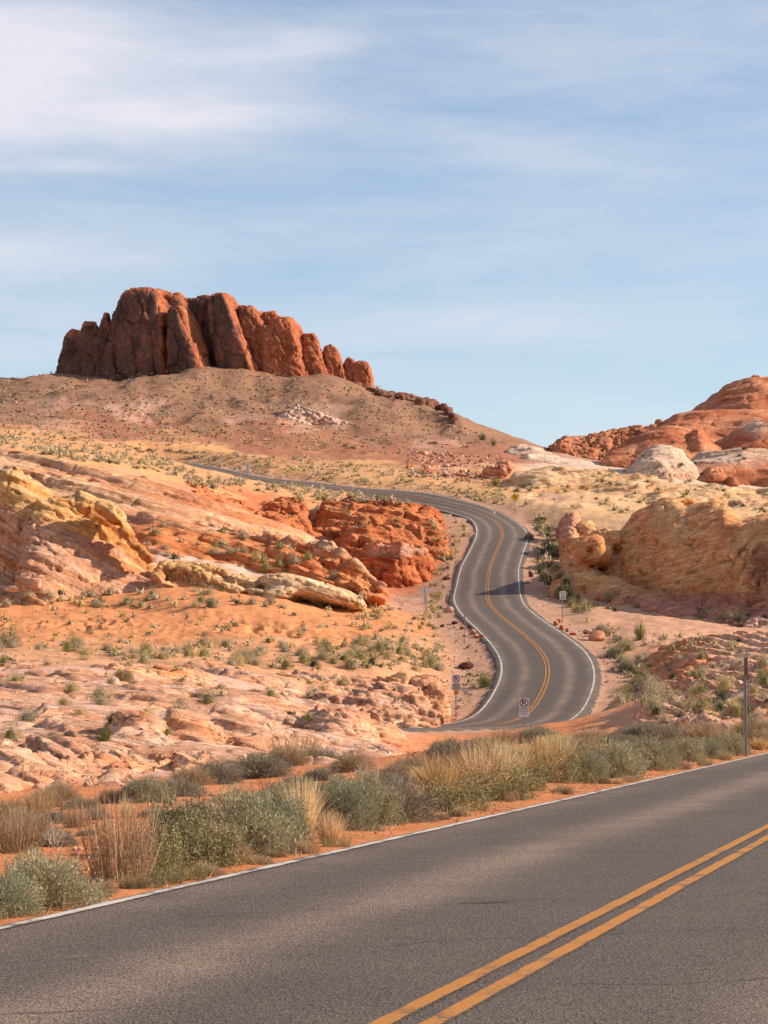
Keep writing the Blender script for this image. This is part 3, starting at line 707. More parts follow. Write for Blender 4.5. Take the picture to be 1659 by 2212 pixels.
def ridge(prof, Yc, Df, Db, a, b, bow, dip, terr, seed, rag=4, joints=None, tilt=0.0):
    "a mass with a known skyline: prof lists (bearing, height) as seen, Yc its distance; the front falls over Df metres as (1-u^a)^b"
    prof = np.array(prof, float); p0, p1 = prof[0,0], prof[-1,0]; mid, half = (p0+p1)/2, (p1-p0)/2; zt = EYE+(HZ-prof[:,1])*(Yc+tilt*(prof[:,0]-mid))/FPX
    sd, cd = math.sin(math.radians(dip)), math.cos(math.radians(dip))
    def fn(x, y):
        px = CX+x/y*FPX; g = ground_z(x, y); sc = max(Df*.5, 1.5)
        n1 = fbm(x/sc, y/sc, 0, 2, seed); n2 = fbm(x/(sc*.4), y/(sc*.4), 0, 2, seed+3)
        pq = px+rag*(n2+.5*n1)
        yc = Yc+tilt*(px-mid)+bow*((px-mid)/half)**2
        u = np.where(y < yc, (yc-y)/(Df*(1+.25*n1)), (y-yc)/Db)
        f = np.maximum(1-np.clip(u, 0, 1)**a, 0)**b
        top = np.interp(pq, prof[:,0], zt)+rag*.25*Yc/FPX*n2
        h = g+np.maximum(top-g, 0)*f
        for th, st, sharp in terr:
            q = (h*cd+x*sd+.25*n1)/th; q = q+.35*pn(q*.7, x/(sc*3), 0, seed+17); fl = np.floor(q); fr = q-fl
            h = h+(fl+sstep(1-sharp, 1, fr)-q)*th*st
        if joints:
            jx, jy, wd, dp, bl = joints; xr, yr = x*.9+y*.35, y*.9-x*.35
            f1, f2, cid = worley(xr/jx+.25*n1, yr/jy, np.zeros_like(x), seed)
            h = h-dp*sstep(wd, 0, f2-f1)+bl*((cid%17)/8.5-1)
        out = (u > 1) | (px < p0) | (px > p1) | (h < g+.02)
        return np.where(out, g-1.2, h)
    y0, y1 = Yc-Df*1.3-abs(tilt)*half, Yc+Db+max(bow, 0)+abs(tilt)*half; k0, k1 = (p0-CX)/FPX, (p1-CX)/FPX; xs = [k0*y0, k0*y1, k1*y0, k1*y1]
    gx, gy = np.meshgrid(np.linspace(min(xs), max(xs), 30), np.linspace(y0, y1, 30), indexing='ij')
    return dict(t='s', fn=fn, lo=np.array([min(xs), y0, ground_z(gx, gy).min()-1]), hi=np.array([max(xs), y1, zt.max()+1.0]), px=(p0-20, p1+20))
def solid(lumps, vox, k, infl=0.0):
    "smooth union of the masses, as a quad mesh"
    bb = [aabb(l) for l in lumps]; lo = np.min([b[0] for b in bb], 0) - 3*vox; hi = np.max([b[1] for b in bb], 0) + 3*vox + k + infl; lo = lo-infl
    n = np.ceil((hi-lo)/vox).astype(int)+1
    ax = [lo[a] + vox*np.arange(n[a], dtype=f4) for a in range(3)]
    phi = np.full(n, 4.0, f4)
    for l, (a, b) in zip(lumps, bb):
        i0 = np.maximum(((a-lo-1.5*k-infl)/vox).astype(int)-1, 0); i1 = np.minimum(((b-lo+1.5*k+infl)/vox).astype(int)+2, n)
        if l['t'] == 's':
            x2, y2 = np.meshgrid(ax[0][i0[0]:i1[0]], ax[1][i0[1]:i1[1]], indexing='ij'); pp = CX+x2/y2*FPX; ok = (pp > l['px'][0]) & (pp < l['px'][1])
            h2 = np.full(x2.shape, -50., f4); h2[ok] = l['fn'](x2[ok].astype(float), y2[ok].astype(float))
            zz = ax[2][None, None, i0[2]:i1[2]]; A = phi[i0[0]:i1[0], i0[1]:i1[1], i0[2]:i1[2]]
            b2 = np.full(x2.shape, -50., f4); b2[ok] = ground_z(x2[ok], y2[ok])-1.4
            g = np.maximum((zz-h2[:,:,None])*f4(.75), np.minimum(b2, h2-.5)[:,:,None]-zz)
            np.minimum(A, g, out=A); continue
        x = ax[0][i0[0]:i1[0], None, None].astype(f4); y = ax[1][None, i0[1]:i1[1], None].astype(f4); z = ax[2][None, None, i0[2]:i1[2]].astype(f4)
        if l['t'] == 'p':
            t = (z-l['z0'])/(l['z1']-l['z0']); tc = np.clip(t, -.3, 1.1)
            xc = l['x0']+(l['x1']-l['x0'])*tc; w = l['w0']+(l['w1']-l['w0'])*tc; yc = l['y']+l['lean']*tc
            dx = x-xc; dy = y-yc
            if l['yaw']:
                c, s = math.cos(l['yaw']), math.sin(l['yaw']); dx, dy = dx*c+dy*s, -dx*s+dy*c
            r = (np.abs(dx/w)**l['p'] + np.abs(dy/l['D'])**l['p'])**(1/l['p'])
            g = (r**l['q'] + np.maximum(t, 0)**l['q'])**(1/l['q']) - 1
            g = g*min(l['w0'], l['D'], l['z1']-l['z0'])*.8
            g = np.maximum(g, (l['z0']-l['flo'])-z)
        else:
            R = l['R']; c = l['c']; X = x-c[0]; Yy = y-c[1]; Z = z-c[2]
            u = [R[0,i]*X+R[1,i]*Yy+R[2,i]*Z for i in range(3)]
            g = ((np.abs(u[0]/l['r'][0])**l['p']+np.abs(u[1]/l['r'][1])**l['p']+np.abs(u[2]/l['r'][2])**l['p'])**(1/l['p'])-1)*min(l['r'])*.9
        g = g.astype(f4)-f4(infl)
        A = phi[i0[0]:i1[0], i0[1]:i1[1], i0[2]:i1[2]]
        h = np.clip(.5+.5*(g-A)/k, 0, 1)
        A[...] = g*(1-h)+A*h - k*h*(1-h)
    for a in range(3):
        s = [slice(None)]*3; s[a] = 0; phi[tuple(s)] = 4; s[a] = -1; phi[tuple(s)] = 4
    return surface_nets(phi, lo, vox)
def weather(V, F, big=(0, 4), mid=(0, 1.2), strata=(), dip=0.0, dipy=0.0, warp=.4, cracks=None, cracks2=None, pits=None, flutes=None, fine=.0, seed=0, terr=()):
    "erode: bulges, beds standing proud, joints cut in, hollows; returns points and the bedding coordinate"
    V = smooth(V, F, 1); N = vnormals(V, F); V0 = V
    x, y, z = V.T
    if big[0]: V = V + N*(big[0]*fbm(x/big[1], y/big[1], z/big[1], 2, seed))[:,None]
    bd = np.array([math.sin(math.radians(dip)), -math.sin(math.radians(dipy)), math.cos(math.radians(dip))*math.cos(math.radians(dipy))])
    s = V @ bd + warp*fbm(x/7, y/7, z/7, 2, seed+3) + .12*warp*fbm(x/1.7, y/1.7, z/1.7, 2, seed+6)
    Nh = N - bd*(N@bd)[:,None]*.75
    for th, stg, sharp in terr:
        q = s/th; q = q+.35*pn(q*.7, x/12, y/12, seed+61); fl = np.floor(q); fr = q-fl
        V = V + bd*((fl+sstep(1-sharp, 1, fr)-q)*th*stg*np.clip(.3+N[:,2], 0, 1))[:,None]
    st = 0
    for th, am in strata:
        n = pn(s/th, x/(th*14), y/(th*14), seed+11)
        st = st + am*np.clip(n*2.2, -1, .75)
    if len(strata):
        st = st*(.45+.9*np.clip(.5+fbm(x/5, y/5, z/5, 2, seed+15), 0, 1)); V = V + Nh*st[:,None]
    d = 0
    for cr in (cracks, cracks2):
        if not cr: continue
        sx, sy, sz, wd, dep, blk = cr
        wx = x + .35*fbm(x/2.3, y/2.3, z/2.3, 2, seed+21)*min(sx, 2); wz = s + .3*fbm(x/2.3, y/2.3, z/2.3, 2, seed+24)
        f1, f2, cid = worley(wx/sx, y/sy, wz/sz, seed+len(str(sx)))
        m = sstep(wd, 0, (f2-f1))
        d = d - dep*m*(.4+.8*np.clip(.5+fbm(x/6, y/6, z/6, 2, seed+27), 0, 1)) + blk*((cid%17)/8.5-1)
    if pits:
        sc, am, lo = pits
        n = fbm(x/(sc*1.5), y/(sc*1.5), s/(sc*.6), 2, seed+31); d = d - am*sstep(lo, lo+.22, n)
    if flutes:
        sc, am = flutes; d = d - am*np.maximum(0, 1-np.abs(pn(x/sc+.2*z, y/sc, z/(sc*7), seed+35))*3.2)*np.clip(1-N[:,2]*1.3, 0, 1)
    if mid[0]: d = d + mid[0]*fbm(x/mid[1], y/mid[1], z/mid[1], 4, seed+41, .55)
    if fine: d = d + fine*fbm(x/.35, y/.35, z/.35, 2, seed+51)
    V = V + N*np.broadcast_to(d, (len(V),))[:,None]
    return V.astype(f4), s.astype(f4), N
def ramp(t, cols):
    "t 0..1 over a list of colours"
    C = np.array(cols); t = np.clip(t, 0, .9999)*(len(C)-1); i = t.astype(int); u = (t-i)[:,None]
    return C[i]*(1-u)+C[np.minimum(i+1, len(C)-1)]*u
def bands(s, V, th, seed=0, o=3):
    x, y, z = V.T
    r = 0; a = 1; t = th
    for i in range(o):
        r = r + a*pn(s/t, x/(t*25), y/(t*25), seed+i); a *= .65; t *= .42
    return np.clip(.5+.62*r, 0, 1)
def rock(name, lumps, vox, k, colour, label=None, category='rock formation', parent=None, infl=0.0, **wp):
    V, F = solid(lumps, vox*1.1, k, infl)
    V, s, N = weather(V, F, **wp)
    # what lies deep under the ground is not needed
    gz = ground_z(V[:,0], V[:,1]); ok = (V[:,2] > gz-.35)[F].any(1); F = F[ok]
    use = np.zeros(len(V), bool); use[F] = True; mp = np.cumsum(use)-1; V = V[use]; s = s[use]; N = N[use]; F = mp[F]
    C = colour(V, s, N)
    org = np.array([V[:,0].mean(), V[:,1].mean(), gz.min()]) if parent is None else np.zeros(3)
    if parent is None:
        c = V.mean(0); org = np.array([c[0], c[1], float(ground_z(c[0], c[1]))])
    else: org = np.array(parent.location)
    o = obj(name, mesh_np(name, V-org, F, ROCK, np.clip(C, .01, .95), s), parent, None if parent else org)
    if parent is None: o['label'] = label; o['category'] = category
    ALLV.append(V)
    return o
ALLV = []
KR = .88*np.array([1.02, .98, 1.0])
def C_(r, g, b): return lin(r, g, b, KR)
def crop(x0, y0, sc, ox=0, oy=0):
    "picture coordinates of a point read off an enlargement"
    return lambda x, y: (x0+sc*x, y0+sc*y)
def vary(C, V, seed, amt=.2, sc=3.0):
    x, y, z = V.T; return C*(1+amt*fbm(x/sc, y/sc, z/sc, 3, seed))[:,None]

# --- the dark red butte on the hill
def butte_col(V, s, N):
    x, y, z = V.T
    n = fbm(x/3, y/3, z/6, 3, 101)
    C = ramp(.5+.5*n, [C_(158, 92, 64), C_(198, 116, 78), C_(214, 134, 90)])
    # desert varnish and painted shade on upright sunless faces; broken right-hand end painted sunlit
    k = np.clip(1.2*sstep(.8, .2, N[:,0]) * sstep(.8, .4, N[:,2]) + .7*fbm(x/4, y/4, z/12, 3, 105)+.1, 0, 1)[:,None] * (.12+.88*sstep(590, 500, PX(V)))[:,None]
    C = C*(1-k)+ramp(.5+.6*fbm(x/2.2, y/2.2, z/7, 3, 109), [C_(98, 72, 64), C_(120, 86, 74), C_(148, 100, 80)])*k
    return vary(C, V, 111, .28, 1.5)
def build_butte():
    B = lambda x, y: (99.5+.44*x, 617+.44*y)
    e = empty('sandstone_butte', W(450, 800, 606), label='big dark red rock butte on top of the brown hill', category='butte')
    bpy.context.view_layer.update()
    def pil(xb, yb, xt, yt, wb, wt, dY, D, **k):
        a = B(xb, yb); b = B(xt, yt); return pillar(a[0], a[1], b[0], b[1], wb*.44, wt*.44, 606+dY, D, flo=5, **k)
    wp = dict(big=(.35, 5), mid=(.12, 1.2), strata=((2.5, .14), (.8, .08)), dip=32, cracks=(4.6, 5, 9, .08, .95, .30), cracks2=(1.9, 2.0, 2.8, .09, .26, .14), flutes=(2.2, .2), fine=.05)
    groups = [
        ('rock_shoulder', [pil(145, 420, 150, 236, 82, 56, 3, 6, p=4, q=3.2, lean=1), pil(215, 420, 220, 204, 62, 40, 2, 6, q=3.4, p=4), pil(300, 420, 298, 158, 64, 26, 1, 6, q=3, p=4)]),
        ('main_tower', [pil(470, 430, 500, 42, 160, 116, 0, 9, p=5, q=6, yaw=-10), pil(630, 420, 620, 62, 120, 80, 4, 8, p=5, q=5), pil(720, 420, 730, 94, 80, 46, 5, 7, p=4, q=5)]),
        ('leaning_flake', [pil(708, 430, 664, 132, 98, 40, -6.5, 5.0, p=4, q=6, yaw=-24)]),
        ('recessed_wall', [pil(800, 430, 800, 84, 90, 60, 5, 7, q=7, p=5), pil(900, 440, 880, 130, 120, 80, 6, 6, q=5)]),
        ('rounded_fin', [pil(972, 450, 872, 66, 98, 58, -3.5, 6, p=4, q=5, yaw=-18)]),
        ('broken_fin', [pil(1115, 455, 985, 124, 112, 56, -1, 6, q=4.5, p=4), pil(1120, 455, 1090, 220, 56, 42, -5, 3.5, q=4, p=4), pil(1180, 460, 1060, 158, 90, 50, 1, 6, q=4)]),
        ('broken_fin', [pil(1215, 460, 1105, 156, 80, 52, 0, 5.5, q=4.5, p=4), pil(1238, 462, 1172, 182, 66, 56, -3, 5, q=4.5, yaw=-15, p=4), pil(1180, 452, 1145, 216, 54, 40, -5, 3.5, q=4)]),
        ('small_tower', [pil(1328, 478, 1294, 264, 66, 38, -1, 4.5, q=4.5, p=4)]),
        ('small_tower', [pil(1425, 485, 1396, 318, 60, 36, 0, 4, q=4, p=4)]),
        ('end_knob', [pil(1490, 488, 1490, 380, 34, 26, 0, 3, q=4), pil(1550, 492, 1545, 390, 58, 44, 0, 3.5, q=4, p=4)]),
    ]
    for i, (nm, g) in enumerate(groups):
        w = dict(wp); w['seed'] = 200+i*7
        if i > 4: w['cracks'] = (2.4, 2.6, 4.0, .09, .5, .24); w['cracks2'] = (1.1, 1.2, 1.4, .1, .16, .12); w['pits'] = (1.0, .3, .3); w['mid'] = (.2, 1.1)
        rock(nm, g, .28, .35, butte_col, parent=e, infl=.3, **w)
build_butte()

# --- yellow and pink layered formation on the left
def left_col(V, s, N):
    x, y, z = V.T; px = PX(V); py = PY(V)
    pink = ramp(bands(s, V, 1.1, 121), [C_(206, 128, 88), C_(222, 160, 124), C_(226, 176, 142), C_(230, 156, 98), C_(206, 148, 122), C_(236, 190, 146), C_(218, 132, 78)])
    yel = ramp(bands(s, V, 1.6, 131), [C_(212, 142, 82), C_(230, 168, 100), C_(238, 194, 136), C_(224, 156, 88)])
    bx = np.array([-100, 0, 60, 140, 235, 300, 360, 420]); by = np.array([1070, 1088, 1116, 1148, 1172, 1226, 1264, 1300.])
    lim = np.interp(px, bx, by) + 9*fbm(x/2, y/2, z/2, 3, 135)
    k = sstep(5, -9, py-lim)[:,None]
    return vary(pink*(1-k)+yel*k, V, 137, .16, 1.2)
def build_left():
    Q = lambda x, y: (.28*x, 995.4+.28*y)
    def blk(x, y, Y, hw, hh, D, **k):
        a = Q(x, y); return block(a[0], a[1], Y, hw*.28, hh*.28, D, **k)
    T = ((1.2, .35, .3), (.45, .4, .3))
    lumps = [ridge([(28, 1300), (44, 1165), (62, 1098), (90, 1070), (130, 1066), (180, 1078), (230, 1092), (258, 1108), (284, 1152), (312, 1192), (340, 1226), (358, 1262), (364, 1300)], 245, 15, 6, 1.1, 1.0, 0, 24, T, 303, rag=4, tilt=.03),
             ridge([(-40, 1080), (-20, 1030), (2, 1012), (17, 1002), (36, 1003), (60, 1020), (86, 1042), (112, 1064), (128, 1085)], 245, 5, 4, 2.0, .6, 1, 24, T, 305, rag=3),
             ridge([(118, 1100), (130, 1072), (152, 1062), (178, 1058), (212, 1066), (238, 1080), (258, 1100), (276, 1128), (292, 1170), (300, 1200)], 244.5, 7, 4, 1.8, .6, 1, 24, T, 307, rag=3),
             ridge([(-340, 1020), (-160, 1030), (-60, 1055), (0, 1066), (60, 1072), (118, 1090), (124, 1290)], 249, 5, 5, 4, .35, 0, 12, T, 309, rag=3),
             ridge([(-340, 1240), (-100, 1232), (0, 1236), (60, 1250), (110, 1275), (125, 1300)], 240, 9, 5, 1.1, 1, 0, 10, T, 311, rag=4),
             blk(830, 380, 237.5, 100, 55, 2, roll=25), blk(900, 440, 237, 60, 50, 1.6, roll=10), blk(650, 370, 237, 45, 40, 1.2, p=2.4), blk(980, 560, 237, 60, 45, 1.6, roll=35), blk(1060, 660, 236, 60, 40, 1.6, roll=38), blk(1130, 750, 235, 50, 36, 1.4, roll=35), blk(1220, 900, 234, 60, 45, 1.6, roll=40)]
    rock('layered_rock', lumps, .17, .4, left_col, 'yellow-topped pink layered rock formation at the left edge', seed=301, big=(.3, 4), mid=(.09, .8),
         strata=((1.3, .20), (.5, .12), (.22, .06)), dip=24, warp=.7, cracks=(3.2, 3.4, 5.0, .05, .35, .07), cracks2=(1.3, 1.4, 1.0, .06, .12, .04), pits=(1.0, .5, .44), fine=.04)
    for i, (x, y, hw, hh, lab) in enumerate(((268, 945, 52, 42, 'squarish pinkish boulder in front of the yellow and pink rock'), (95, 990, 56, 22, 'flat pale slab of rock lying beside the pinkish boulder'))):
        rock('boulder', [blk(x, y, 225, hw, hh, hw*.28*225/FPX*.9, roll=8-10*i, p=5)], .09, .15, lambda V, s, N: vary(np.tile(C_(226, 174, 138), (len(V), 1)), V, 5, .2, .5), lab, 'boulder', seed=320+i, mid=(.05, .5), cracks=(1.1, 1.1, .8, .1, .08, .05))
build_left()

# --- procedural fields of embedded blocks
def in_poly(px, py, poly):
    poly = np.asarray(poly, float); c = np.zeros(np.shape(px), bool); j = len(poly)-1
    for i in range(len(poly)):
        yi, yj = poly[i,1], poly[j,1]
        c ^= ((yi > py) != (yj > py)) & (px < (poly[j,0]-poly[i,0])*(py-yi)/(yj-yi+1e-12)+poly[i,0]); j = i
    return c
def sample_poly(poly, n, r):
    poly = np.asarray(poly, float); lo, hi = poly.min(0), poly.max(0); out = []
    while len(out) < n:
        p = lo+(hi-lo)*r.random((n*3, 2)); p = p[in_poly(p[:,0], p[:,1], poly)]; out += list(p)
    return np.array(out[:n])
def field(poly, n, ymin, ymax, hw, hh, hd, roll, seed, sink=.35, p=3.2, ysp=10):
    r = np.random.default_rng(seed); P = sample_poly(poly, n, r); Y = hit(P[:,0], P[:,1], ymin, ymax); L = []
    for (px, py), y in zip(P, Y):
        a = r.uniform(*hw); c = r.uniform(*hh); d = r.uniform(*hd); z = float(ground_z((px-CX)*y/FPX, y))
        L.append(blockw(((px-CX)*y/FPX, y, z+c*(1-2*sink)), (a, d, c), roll=r.normal(roll, 7), yaw=r.uniform(-30, 30), p=p, pitch=r.uniform(-12, 6)))
    return L

# --- the long pale slab behind it, and the orange blocks that break off its end
def slab_col(V, s, N):
    x, y, z = V.T; px = PX(V); py = PY(V)
    pale = ramp(bands(s, V, 1.5, 141), [C_(206, 130, 88), C_(224, 162, 118), C_(232, 186, 144), C_(220, 148, 100), C_(236, 198, 162)])
    org = ramp(bands(s, V, 1.2, 147), [C_(196, 98, 54), C_(220, 124, 70), C_(230, 150, 92), C_(212, 112, 60)])
    bx = np.array([-50, 200, 330, 450, 560, 660, 760, 830]); by = np.array([1160, 1120, 1128, 1148, 1160, 1176, 1210, 1270.])
    k = (sstep(-5, 8, py-np.interp(px, bx, by)+14*fbm(x/3, y/3, z/3, 3, 151))*.9)[:,None]
    C = pale*(1-k)+org*k
    k = (sstep(.15, .5, fbm(x/6+s/2, y/6, z/2, 3, 152))*.5)[:,None]
    C = C*(1-k)+org*k
    lb = np.interp(px, [330, 400, 480, 560, 640], [1185, 1206, 1220, 1238, 1260])
    k = sstep(-4, 6, py-lb+8*fbm(x/3, y/3, z/3, 3, 153))[:,None]*sstep(600, 560, px)[:,None]
    C = C*(1-k)+ramp(bands(s, V, 1.0, 155), [C_(214, 162, 136), C_(228, 184, 156), C_(206, 156, 132)])*k
    return vary(C, V, 157, .16, 1.3)
def build_slab():
    T = ((1.9, .5, .22), (.6, .35, .3))
    L = [sheet(-160, 845, 236, 300, .35, 11, 15, ((1.5, .5, .22), (.5, .35, .3)), 401, joints=(9, 12, .03, .3, .0), rise=.4, fade=(60, .03), warp=.6, skew=.2),
         ridge([(-220, 950), (0, 967), (160, 989), (312, 1017), (420, 1056), (520, 1092), (598, 1122), (670, 1149), (728, 1190), (780, 1232), (815, 1292)], 294, 30, 10, 1.0, 1.15, 0, 15, T, 403, rag=2),
         ridge([(200, 1170), (262, 1122), (330, 1092), (420, 1112), (520, 1148), (600, 1165), (690, 1200), (750, 1240), (795, 1290)], 268, 14, 8, 1.2, 1.0, 0, 15, T, 405, rag=4)]
    rock('sandstone_slab', L, .25, .4, slab_col, 'long pale pink sandstone slab dipping right behind the yellow rock', seed=411, big=(.15, 6), mid=(.07, .9),
         strata=((1.5, .2), (.6, .12), (.25, .06)), dip=15, warp=.5, cracks=(7, 7, 2.6, .035, .3, .02), pits=(1.8, 1.0, .46), fine=.03)
    r = np.random.default_rng(5); L = []
    for x, y, hw, hh, rl in ((470, 1165, 60, 16, 14), (540, 1168, 55, 16, 14), (500, 1195, 70, 18, 14), (570, 1200, 60, 17, 16), (455, 1192, 50, 14, 10), (560, 1225, 55, 15, 16), (625, 1185, 50, 18, 25), (665, 1200, 50, 22, 30), (640, 1222, 65, 24, 18),
                             (705, 1215, 42, 26, 42), (735, 1232, 38, 26, 48), (690, 1245, 50, 20, 30), (765, 1248, 34, 24, 50), (755, 1275, 40, 16, 30), (790, 1278, 28, 18, 40), (720, 1265, 45, 14, 25), (805, 1292, 20, 9, 10), (600, 1240, 45, 12, 15)):
        Y = 256+(1240-y)*.16
        L.append(block(x, y, Y, hw, hh, 2.8, roll=rl, yaw=r.uniform(-25, 25), p=6))
        for q in range(4):
            L.append(block(x+r.uniform(-.8, .8)*hw, y+r.uniform(-.6, .9)*hh, Y-2-r.uniform(0, 1.5), hw*r.uniform(.25, .5), hh*r.uniform(.35, .6), r.uniform(.8, 1.6), roll=rl+r.normal(0, 10), yaw=r.uniform(-35, 35), p=7))
    rock('broken_outcrop', L, .14, .06, slab_col, 'jumble of orange blocks below the end of the long pale slab', 'rock outcrop', seed=421, infl=.1, mid=(.05, .6), strata=((.8, .12), (.3, .06)), dip=20, warp=.4,
         cracks=(1.9, 2, 1.1, .07, .28, .12), fine=.03)
build_slab()

# --- cream slabs at the foot
def cream_col(V, s, N):
    C = ramp(bands(s, V, .9, 161), [C_(210, 160, 108), C_(228, 186, 136), C_(236, 200, 154), C_(218, 168, 114), C_(232, 192, 146)])
    k = (sstep(560, 470, PX(V)+20*fbm(*(V.T/2), 2, 165))*.7)[:,None]
    C = C*(1-k)+ramp(bands(s, V, .7, 167), [C_(206, 146, 84), C_(226, 172, 108), C_(218, 160, 110)])*k
    return vary(C, V, 163, .15, 1.2)
def build_cream():
    rock('cream_dome', [block(625, 1268, 236, 64, 26, 4, roll=12, yaw=10, p=2.5), block(690, 1282, 235, 80, 22, 4, roll=15, yaw=8, p=2.4), block(740, 1298, 234, 45, 12, 3, roll=14), block(600, 1288, 233, 40, 16, 3, p=2.6)], .12, .5, cream_col,
         'smooth cream rock dome beside the orange blocks', seed=431, big=(.2, 3), mid=(.08, .7), strata=((.9, .14), (.35, .08)), dip=17, cracks=(3, 3, 1.4, .08, .2, .05), pits=(.7, .3, .42))
    L = []
    r = np.random.default_rng(9)
    for i, (x, y, hw, hh) in enumerate(((375, 1238, 34, 24), (405, 1250, 30, 28), (440, 1262, 34, 24), (475, 1275, 34, 18), (505, 1282, 26, 16), (420, 1228, 50, 12), (480, 1245, 50, 12), (525, 1262, 40, 12), (360, 1272, 26, 14), (400, 1288, 26, 10), (440, 1294, 30, 8), (545, 1285, 24, 12), (370, 1295, 20, 7))):
        L.append(block(x, y, 234+(1280-y)*.12, hw, hh, 2.4, roll=12+r.normal(0, 5), yaw=r.uniform(-20, 20), p=4))
    rock('cream_ledge', L, .12, .2, cream_col, 'broken cream ledge with dark upright slots between the pink rock and the cream dome', 'rock outcrop', seed=441, mid=(.08, .7), strata=((.7, .10),), dip=14, cracks=(1.2, 1.6, 1.6, .13, .38, .10), flutes=(.9, .3), pits=(.7, .4, .36))
build_cream()

# --- red canyon rocks beside the road
def red_col(V, s, N):
    x, y, z = V.T; px = PX(V); py = PY(V)
    C = ramp(bands(s, V, 1.3, 171), [C_(176, 94, 58), C_(204, 116, 70), C_(218, 136, 84), C_(190, 100, 60)])
    k = (np.clip(1.2-((px-860)/75)**2-((py-1188)/16)**2+.5*fbm(x/3, y/3, z/3, 3, 175), 0, 1)*sstep(310, 304, y)*sstep(-.2, .4, N[:,2]+.3))[:,None]
    C = C*(1-k)+C_(226, 172, 138)*k
    return vary(C, V, 177, .24, 1.6)
def build_red():
    T = ((1.6, .6, .3), (.55, .5, .3))
    L = [ridge([(668, 1230), (680, 1120), (700, 1074), (760, 1073), (860, 1082), (930, 1092), (955, 1112), (966, 1160), (972, 1200)], 372, 26, 8, 1.6, .8, 2, 10, T, 451, rag=4, joints=(7, 8, .05, .8, .12)),
         ridge([(716, 1260), (728, 1170), (748, 1112), (790, 1102), (850, 1114), (900, 1124), (950, 1128), (963, 1168), (968, 1200)], 340, 20, 10, 1.8, .7, 3, 10, T, 453, rag=4, joints=(6, 7, .05, .8, .12)),
         ridge([(752, 1300), (762, 1225), (782, 1180), (800, 1168), (850, 1166), (920, 1178), (940, 1205), (942, 1300)], 310, 8, 8, 4, .35, 3, 10, T, 455, rag=3, joints=(3, 3, .07, .6, .3)),
         ridge([(865, 1190), (880, 1140), (905, 1128), (945, 1132), (964, 1160), (966, 1180)], 336, 9, 6, 3, .5, 2, 10, T, 457, rag=3)]
    rock('red_cliff', L, .21, .5, red_col, 'red sandstone cliff and plateau on the left of the road bend', 'cliff', seed=451, big=(.4, 4), mid=(.16, 1.1), strata=((1.6, .28), (.6, .16), (.25, .06)), dip=12, warp=.6,
         cracks=(4.2, 4.6, 7, .06, .7, .18), cracks2=(1.7, 1.8, 1.6, .06, .15, .05), flutes=(1.8, .5), pits=(1.4, .4, .42), fine=.04)
    L = [sheet(380, 720, 298, 372, .8, 7, 8, ((1.3, .8, .3), (.5, .7, .3)), 465, joints=(4, 5, .06, .6, .25), rise=.3, fade=(40, .04)),
         ridge([(560, 1150), (578, 1088), (600, 1076), (640, 1074), (662, 1082), (672, 1140)], 362, 16, 6, 2, .6, 1, 8, T, 467, rag=3, joints=(3, 3, .07, .6, .3)), ridge([(540, 1150), (556, 1104), (580, 1098), (620, 1102), (650, 1120), (664, 1170)], 340, 12, 6, 2, .6, 1, 8, T, 469, rag=3, joints=(3, 3, .07, .6, .3))]
    rock('red_ledge', L, .22, .4, red_col, 'low red ledge between the pale slab and the upper road', 'rock outcrop', seed=461, big=(.3, 4), mid=(.14, 1.1), strata=((1.4, .3), (.5, .14)), dip=8, cracks=(2.4, 3, 2.5, .08, .45, .16), pits=(1.2, .6, .3))
build_red()

# --- the big ochre dome on the right of the road
def dome_col(V, s, N):
    x, y, z = V.T; px = PX(V); py = PY(V)
    C = ramp(.5+.55*fbm(x/3, y/3, z/2, 4, 181)+.25*(bands(s, V, 1.4, 185)-.5), [C_(218, 142, 92), C_(234, 168, 110), C_(242, 186, 128), C_(226, 154, 94)])
    k = (sstep(1262, 1300, py+14*fbm(x/3, y/3, z/3, 3, 187))*.85)[:,None]
    C = C*(1-k)+ramp(.5+.6*fbm(x/2, y/2, z/1.2, 3, 189), [C_(184, 118, 96), C_(204, 136, 116), C_(206, 132, 92)])*k
    k = (np.clip(1.3-((px-1660)/58)**2-((py-1225)/62)**2+1.3*fbm(x/1.6, y/1.6, z/4.0, 4, 191), 0, 1)*.85)[:,None]      # dark varnish streaks
    C = C*(1-k)+C_(134, 86, 72)*k
    k = (np.clip(1.1-((px-1310)/30)**2-((py-1222)/22)**2+.8*fbm(x/2, y/2, z/2, 3, 193), 0, 1)*.6)[:,None]
    C = C*(1-k)+C_(170, 104, 82)*k
    k = (sstep(1270, 1225, px+10*fbm(x/2, y/2, z/2, 2, 194))*sstep(1175, 1150, py)*.8)[:,None]
    C = C*(1-k)+C_(218, 158, 132)*k
    return vary(C, V, 195, .18, 1.1)
